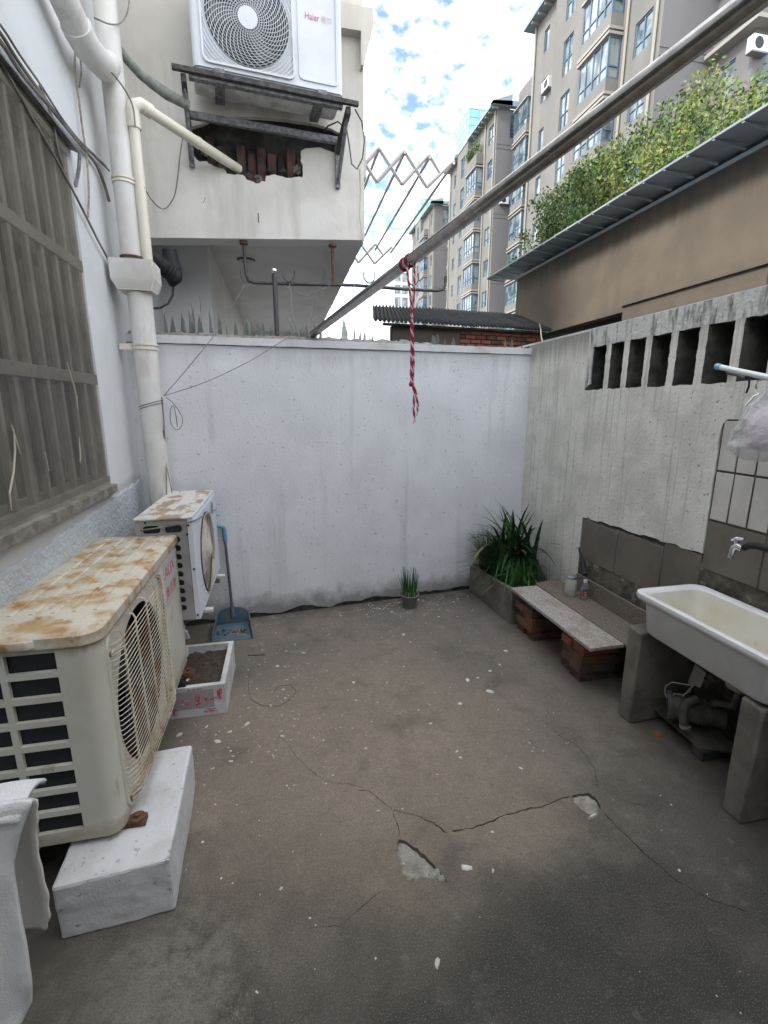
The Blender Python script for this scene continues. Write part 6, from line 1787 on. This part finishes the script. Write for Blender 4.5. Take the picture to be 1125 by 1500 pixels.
# clusters along twigs: skyline measured against the photograph
sky_ = [(775, 345), (790, 315), (808, 262), (830, 240), (860, 232), (885, 215), (905, 185), (930, 170), (950, 152), (975, 135), (1000, 120), (1012, 104), (1030, 118), (1050, 125), (1080, 135), (1100, 130), (1125, 140), (1180, 120)]
segs = {0: ('shrub', 'dark green bushy shrub growing over the far end of the sheet roof'), 1: ('shrub', 'yellow green leafy shrub growing over the near end of the sheet roof')}
def skyz(y, x):
    # height of skyline at depth y
    best = None
    for i in range(len(sky_) - 1):
        a = gx(sky_[i][0], sky_[i][1], x); b = gx(sky_[i + 1][0], sky_[i + 1][1], x)
        if b.y <= y <= a.y:
            t = (y - a.y) / (b.y - a.y + 1e-9); return a.z + (b.z - a.z) * t
    return None
for si in (0, 1):
    sh_ = thing('leafy_shrub', (3.9, 6.0 if si == 0 else 4.2, 0), segs[si][1], 'shrub', 'shrubs above the sheet roof')
    y_lo, y_hi = ((5.15, 6.95) if si == 0 else (2.7, 5.35))
    tw = []
    for _ in range(130):
        x = R.uniform(3.30, 4.5); y = R.uniform(y_lo, y_hi)
        z = skyz(min(max(y, 3.2), 7.3), 4.0)
        if z is None: z = 4.2
        z = 1.6 + (z - 1.6) * x / 4.0
        zt_ = z - abs(R.gauss(0, .10)) - (R.random() ** 1.5) * (z - 3.35) * .95
        zt_ = max(3.33, zt_)
        tw.append((V((x + R.uniform(-.1, .1), y - .1, max(2.6, zt_ - R.uniform(.3, .7)))), V((x + R.uniform(-.08, .08), y, zt_))))
    def pf():
        a, b = R.choice(tw); t = R.random() ** .7
        p = a.lerp(b, t) + V((R.gauss(0, .05), R.gauss(0, .05), R.gauss(0, .035)))
        p.z = max(p.z, 3.42)
        k = R.random()
        if si == 0: return p, (1 if k < .72 else 0)
        return p, (0 if k < .70 else (1 if k < .97 else 2))
    crown('crown', [Mt['leaf1'], Mt['leaf2'], Mt['leaf3']], pf, 21000, .047, sh_)
    mb = MB()
    for a, b in tw:
        mb.tube([a, (a + b) / 2 + V((R.uniform(-.02, .02), R.uniform(-.02, .02), 0)), b], [.006, .004, .001], 4)
    mb.build('twigs', Mt['bark'], parent=sh_, kind='stuff')
    cx = sum((a.x for a, _ in tw)) / len(tw); cyy = (y_lo + y_hi) / 2
    for q_ in range(3):
        yy = y_lo + (y_hi - y_lo) * (q_ + .5) / 3
        MB().tube([(4.05, yy, 0), (4.0, yy + .05, 1.5), (3.95, yy - .05, 2.6), (3.9, yy + .1, 3.5)], [.06, .05, .04, .012], 8).build('trunk', Mt['bark'], parent=sh_, smooth=True)

# ================================================================== APARTMENT BLOCKS
PH = 2.9
def window_set(parent, fn, specs, dark=.4):
    """fn(s,z,d) -> point; specs list (s0,s1,z0,z1,mull,transom)"""
    for (a, b, c, d, mu, tr_) in specs:
        mb = MB(); t = .07
        def bar(s0, s1, z0, z1, e0=-.02, e1=.06):
            P = [fn(s, z, e) for e in (e0, e1) for z in (z0, z1) for s in (s0, s1)]
            mb.add(P, [(0, 1, 3, 2), (4, 6, 7, 5), (0, 4, 5, 1), (2, 3, 7, 6), (0, 2, 6, 4), (1, 5, 7, 3)])
        bar(a, b, c, c + t); bar(a, b, d - t, d); bar(a, a + t, c + t, d - t); bar(b - t, b, c + t, d - t)
        for k_ in range(1, mu + 1):
            s = a + (b - a) * k_ / (mu + 1); bar(s - t * .45, s + t * .45, c + t, d - t)
        if tr_: zt_ = c + (d - c) * tr_; bar(a + t, b - t, zt_ - t * .4, zt_ + t * .4, -.018, .058)
        w_ = mb.build('window', Mt['aptframe'], parent=parent)
        MB().quad(fn(a + .03, c + .03, .03), fn(b - .03, c + .03, .03), fn(b - .03, d - .03, .03), fn(a + .03, d - .03, .03)).build('pane', Mt['aptglassd'] if R.random() < dark else Mt['aptglass'], parent=w_)


def ledge(parent, pts_lo, h, name='ledge', m='aptledge'):
    MB().prism(pts_lo, (0, 0, h)).build(name, Mt[m], parent=parent)


def apartment(D, c, ztop, label, zoff=0, first=0, full=True, v2=None, endw=3.6):
    L_ = 12.6
    ap = thing('apartment_block', (D + 5, c + 6, 0), label, 'apartment block', 'apartment blocks in a row')
    nst = int(ztop // PH)
    base = ztop - .35 - nst * PH
    fm = lambda x: (lambda s, z, d: V((x + d, c + s, z)))
    fn0 = fm(D)
    # ---- main facade, window column 0.7-1.9, bay 3.0-5.4, tower 6.0-9.0 (proud), 9.3-12.6
    openings = []; W = []
    for k_ in range(first, nst):
        z0 = base + k_ * PH
        for (a, b, zz0, zz1, mu, tr_) in [(.7, 1.9, .95, 2.45, 1, .35), (9.45, 9.75, .9, 2.3, 0, 0), (10.6, 11.25, 1.0, 2.3, 0, 0)]:
            openings.append((a, b, z0 + zz0, z0 + zz1)); W.append((a, b, z0 + zz0, z0 + zz1, mu, tr_))
    mb = MB(); grid_face(mb, openings, 0, L_, 0, ztop, fn0, .14)
    mb.quad((D, c + L_, 0), (D + 11, c + L_, 0), (D + 11, c + L_, ztop), (D, c + L_, ztop))
    mb.quad((D, c, ztop), (D + 11, c, ztop), (D + 11, c + L_, ztop), (D, c + L_, ztop))
    mb.build('facade_wall', Mt['apt'], parent=ap)
    # end wall
    eo = [(1.3 if D > 20 else 1.0, 2.9, ztop - 2.3, ztop - .45)]
    mb = MB(); grid_face(mb, eo, 0, 11, 0, ztop, lambda s, z, d: V((D + s, c + d, z)), .14)
    mb.build('end_wall', Mt['aptgrey'], parent=ap)
    window_set(ap, lambda s, z, d: V((D + s, c + .08 + d, z)), [(e[0], e[1], e[2], e[3], 1, .28) for e in eo])
    for zz in [base + PH * k_ + .02 for k_ in range(first, nst + 1, 2)]:
        MB().box(D - .02, D + 3.9, c - .025, c - .001, zz, zz + .06).build('groove_band', Mt['aptgrey'], parent=ap)
        MB().box(D - .02, D + 3.9, c - .025, c - .001, zz + .35, zz + .39).build('groove_band', Mt['aptgrey'], parent=ap)
    window_set(ap, lambda s, z, d: V((D + .08 + d, c + s, z)), W)
    # ---- tower
    tx = D - .45; ta, tb_ = 6.0, 9.1; tz_ = ztop + .1
    to = []; TW = []
    for k_ in range(first, nst):
        z0 = base + k_ * PH
        to.append((6.9, 7.9, z0 + .55, z0 + 2.45)); TW.append((6.9, 7.9, z0 + .55, z0 + 2.45, 1, .45))
    mb = MB(); grid_face(mb, to, ta, tb_, 0, tz_, fm(tx), .14)
    mb.quad((tx, c + ta, 0), (D + 2, c + ta, 0), (D + 2, c + ta, tz_), (tx, c + ta, tz_))
    mb.quad((tx, c + tb_, 0), (D + 2, c + tb_, 0), (D + 2, c + tb_, tz_), (tx, c + tb_, tz_))
    mb.quad((tx, c + ta, tz_), (D + 2, c + ta, tz_), (D + 2, c + tb_, tz_), (tx, c + tb_, tz_))
    mb.build('stair_tower', Mt['apt'], parent=ap)
    window_set(ap, lambda s, z, d: V((tx + .08 + d, c + s, z)), TW)
    # glass lantern on the tower
    lz0, lz1 = tz_ + .08, tz_ + 3.0
    MB().box(tx + .05, D + 1.6, c + ta + .1, c + tb_ + 1.2, lz0, lz1).build('roof_lantern', Mt['teal'], parent=ap)
    mb = MB()
    for k_ in range(5):
        z = lz0 + (lz1 - lz0) * k_ / 4
        mb.box(tx + .02, tx + .048, c + ta + .07, c + tb_ + 1.23, z - .04, z + .04); mb.box(tx + .049, D + 1.63, c + ta + .07, c + ta + .098, z - .04, z + .04)
    for k_ in range(6):
        y = c + ta + .1 + (tb_ - ta + 1.1) * k_ / 5; mb.box(tx + .015, tx + .047, y - .03, y + .03, lz0, lz1)
    for k_ in range(3):
        x = tx + .06 + (D + 1.5 - tx) * k_ / 2; mb.box(x - .03, x + .03, c + ta + .065, c + ta + .096, lz0, lz1)
    mb.build('lantern_bars', Mt['tealframe'], parent=ap)
    MB().box(tx - .06, D + 1.7, c + ta - .02, c + tb_ + 1.3, tz_, tz_ + .079).build('tower_cornice', Mt['apt'], parent=ap)
    MB().tube([(tx + .6, c + tb_ + .3, lz0), (tx + .6, c + tb_ + .3, lz1 + 4.2)], .035, 5).build('mast', Mt['alu'], parent=ap)
    # ---- bays
    bx_ = D - .75; ba, bb_ = 2.9, 5.5
    for k_ in range(first, nst - (0 if D < 20 else 0)):
        z0 = base + k_ * PH
        if k_ == nst - 1:
            # recessed top terrace with parapet box
            MB().box(bx_, D - .001, c + ba, c + bb_, z0 - .02, z0 + .85).build('planter_parapet', Mt['apt'], parent=ap)
            continue
        P = [V((D - .001, c + ba, z0 + .05)), V((bx_, c + ba, z0 + .05)), V((bx_, c + bb_, z0 + .05)), V((D - .001, c + bb_, z0 + .05))]
        MB().prism(P, (0, 0, .62)).build('bay_base', Mt['apt'], parent=ap)
        P2 = [V((D - .001, c + ba - .10, z0 - .10)), V((bx_ - .12, c + ba - .10, z0 - .10)), V((bx_ - .12, c + bb_ + .10, z0 - .10)), V((D - .001, c + bb_ + .10, z0 - .10))]
        ledge(ap, P2, .14)
        P3 = [V((p.x, p.y, z0 + 2.58)) for p in P2]; ledge(ap, P3, .13)
        window_set(ap, lambda s, z, d: V((bx_ + .03 + d, c + s, z)), [(ba, bb_, z0 + .68, z0 + 2.57, 3, .3)])
        window_set(ap, lambda s, z, d: V((D - .05 - s, c + ba + .03 + d, z)), [(0, .68, z0 + .68, z0 + 2.57, 0, .3)])
    # ---- roof eave with brackets
    ez = ztop
    for (s0, s1) in ((-.5, 5.8), (9.2, 13.0)):
        mb = MB(); mb.prism([(D - .70, c + s0, ez), (D + 1.2, c + s0, ez + .0), (D + 1.2, c + s0, ez + .95), (D - .70, c + s0, ez + .28)], (0, s1 - s0, 0)); mb.build('eave', Mt['roofgrey'], parent=ap)
        n_ = int((s1 - s0) / .8)
        for k_ in range(n_):
            MB().box(D - .60, D - .01, c + s0 + .3 + k_ * .8, c + s0 + .42 + k_ * .8, ez - .16, ez - .001).build('eave_bracket', Mt['aptledge'], parent=ap)
    MB().prism([(D - .70, c - .5, ez + .01), (D + 4.0, c - .5, ez + .01), (D + 4.0, c - .5, ez + .62), (D - .70, c - .5, ez + .29)], (0, .48, 0)).build('end_fascia', Mt['roofgrey'], parent=ap)
    # ---- downpipes
    for s in (.30, 2.45, 12.3):
        MB().tube([(D - .10, c + s, 0), (D - .10, c + s, ztop - .1)], .07, 6).build('downpipe', Mt['aptledge'], parent=ap)
    return ap, base, nst


apA, bA, nA = apartment(18.3, 23.3, 26.9, 'nearest beige apartment block behind the leafy shrubs', first=2)
apB, bB, nB = apartment(20.6, 46.8, 28.2, 'middle grey apartment block with a teal glass roof lantern', first=2)
apC, bC, nC = apartment(24.0, 76.0, 31.2, 'farthest apartment block of the staggered row', first=2)


def side_wing(parent, X_, y0, y1, zt_, base, nst, first, bays, wins, end=False, endwins=()):
    op = []; W = []
    for k_ in range(first, nst):
        z0 = base + k_ * PH
        for (a, b, mu) in wins: op.append((a, b, z0 + .9, z0 + 2.4)); W.append((a, b, z0 + .9, z0 + 2.4, mu, .35))
    mb = MB(); grid_face(mb, op, y0, y1, 0, zt_, lambda s, z, d: V((X_ + d, s, z)), .14)
    eo = []; EW = []
    for k_ in range(first, nst):
        z0 = base + k_ * PH
        for (a, b, mu) in endwins: eo.append((a, b, z0 + .7, z0 + 2.5)); EW.append((a, b, z0 + .7, z0 + 2.5, mu, .0))
    grid_face(mb, eo, X_, X_ + 9, 0, zt_, lambda s, z, d: V((s, y0 + d, z)), .14)
    mb.quad((X_, y0, zt_), (X_ + 9, y0, zt_), (X_ + 9, y1, zt_), (X_, y1, zt_))
    mb.build('side_wing', Mt['aptgrey'], parent=parent)
    window_set(parent, lambda s, z, d: V((X_ + .08 + d, s, z)), W)
    window_set(parent, lambda s, z, d: V((s, y0 + .08 + d, z)), EW)
    for (a, b) in bays:
        for k_ in range(first, nst - 1):
            z0 = base + k_ * PH
            MB().box(X_ - .7, X_ - .001, a, b, z0 + .05, z0 + .65).build('bay_base', Mt['apt'], parent=parent)
            MB().box(X_ - .8, X_ - .001, a - .08, b + .08, z0 - .08, z0 + .049).build('ledge', Mt['aptledge'], parent=parent)
            MB().box(X_ - .8, X_ - .001, a - .08, b + .08, z0 + 2.56, z0 + 2.66).build('ledge', Mt['aptledge'], parent=parent)
            window_set(parent, lambda s, z, d: V((X_ - .67 + d, s, z)), [(a, b, z0 + .66, z0 + 2.55, 1, .3)])
            window_set(parent, lambda s, z, d: V((X_ - .05 - s, a + .03 + d, z)), [(0, .6, z0 + .66, z0 + 2.55, 0, .3)])


side_wing(apB, 22.6, 38.5, 46.8, 29.6, bB, nB + 1, 2, [(43.6, 46.0)], [(41.6, 42.5, 1)])
side_wing(apC, 26.2, 66.0, 76.0, 32.6, bC, nC + 1, 2, [(71.5, 74.0)], [(69, 70, 1)])
side_wing(apA, 21.3, 21.0, 23.3, 27.0, bA, nA, 2, [], [(21.9, 22.6, 0)], endwins=((22.0, 24.6, 1), (26.2, 28.4, 1)))
for k_ in range(2, nA):
    z0 = bA + k_ * PH
    P2 = [V((21.299, 20.9, z0 - .05)), V((20.75, 20.9, z0 - .05)), V((20.75, 23.2, z0 - .05)), V((21.299, 23.2, z0 - .05))]
    if k_ in (3, 5): continue
    MB().box(20.75, 30.3, 20.45, 20.999, z0 + .05, z0 + .22).build('ledge', Mt['aptledge'], parent=apA)
    MB().box(20.75, 21.299, 21.0, 23.2, z0 + .05, z0 + .22).build('ledge', Mt['aptledge'], parent=apA)


def far_ac(p, face, label):
    """small wall unit; face 'x' looks to -X, 'y' looks to -Y"""
    t = thing('wall_air_conditioner', p, label, 'air conditioner', 'small units on the apartment blocks')
    x, y, z = p
    if face == 'y':
        MB().box(x - .42, x + .42, y - .32, y - .001, z, z + .60).build('casing', Mt['acwhite'], parent=t)
        MB().add([(x - .1 + .23 * math.cos(w), y - .325, z + .30 + .23 * math.sin(w)) for w in [2 * PI * i / 20 for i in range(20)]], [tuple(range(20))]).build('fan_grille', Mt['dark'], parent=t)
        MB().box(x - .45, x + .45, y - .34, y - .001, z - .06, z - .001).build('bracket', Mt['greysteel'], parent=t)
    else:
        MB().box(x - .32, x - .001, y - .42, y + .42, z, z + .60).build('casing', Mt['acwhite'], parent=t)
        MB().add([(x - .325, y - .1 + .23 * math.cos(w), z + .30 + .23 * math.sin(w)) for w in [2 * PI * i / 20 for i in range(20)]], [tuple(range(20))]).build('fan_grille', Mt['dark'], parent=t)
        MB().box(x - .34, x - .001, y - .45, y + .45, z - .06, z - .001).build('bracket', Mt['greysteel'], parent=t)
    return t


p = gy(737, 300, 46.8); far_ac((p.x, 46.8, p.z), 'y', 'small wall unit on the grey end wall of the middle apartment block')
p = gx(804, 133, 18.3); far_ac((18.3, p.y, p.z), 'x', 'small wall unit beside the narrow window of the nearest apartment block')
p = gy(1103, 82, 21.0); far_ac((p.x, 20.99, p.z), 'y', 'pale wall unit on the ledge of the nearest apartment block')
p = gx(770, 280, 22.6); far_ac((22.0, 43.0, p.z), 'x', 'small wall unit between the blue bay windows of the middle block')
# rooftop shrubs on the terrace of the middle block
mb = MB()
for _ in range(700):
    c_ = V((20.0 + R.gauss(0, .25), 46.8 + R.choice((3.4, 4.6, 5.2)) + R.gauss(0, .3), 28.2 - PH * .84 + abs(R.gauss(0, .3)) + .5)); s_ = .12
    mb.add([c_, c_ + V((R.uniform(-s_, s_), R.uniform(-s_, s_), s_)), c_ + V((R.uniform(-s_, s_), R.uniform(-s_, s_), -s_))], [(0, 1, 2)])
tag(mb.build('terrace_shrub', Mt['leaf2']), 'dark shrubs growing on the top terrace of the middle apartment block', 'shrub')
# distant white tower
dt = thing('distant_tower', (32, 140, 0), 'distant pale high rise with columns of blue windows low between the house and blocks', 'tower block')
op = []; W = []
for k_ in range(2, 12):
    z0 = k_ * 3.0
    for a in (30.6, 32.6): op.append((a, a + 1.5, z0 + .5, z0 + 2.6)); W.append((a, a + 1.5, z0 + .5, z0 + 2.6, 1, .4))
mb = MB(); grid_face(mb, op, 29.4, 36.5, 0, 36.5, lambda s, z, d: V((s, 130 + d, z)), .2)
mb.quad((29.4, 130, 0), (29.4, 142, 0), (29.4, 142, 36.5), (29.4, 130, 36.5)); mb.quad((29.4, 130, 36.5), (36.5, 130, 36.5), (36.5, 142, 36.5), (29.4, 142, 36.5))
mb.build('wall', mat('pale_tower_render', (.46, .47, .50), rough=.8), parent=dt)
window_set(dt, lambda s, z, d: V((s, 130.1 + d, z)), W, .3)
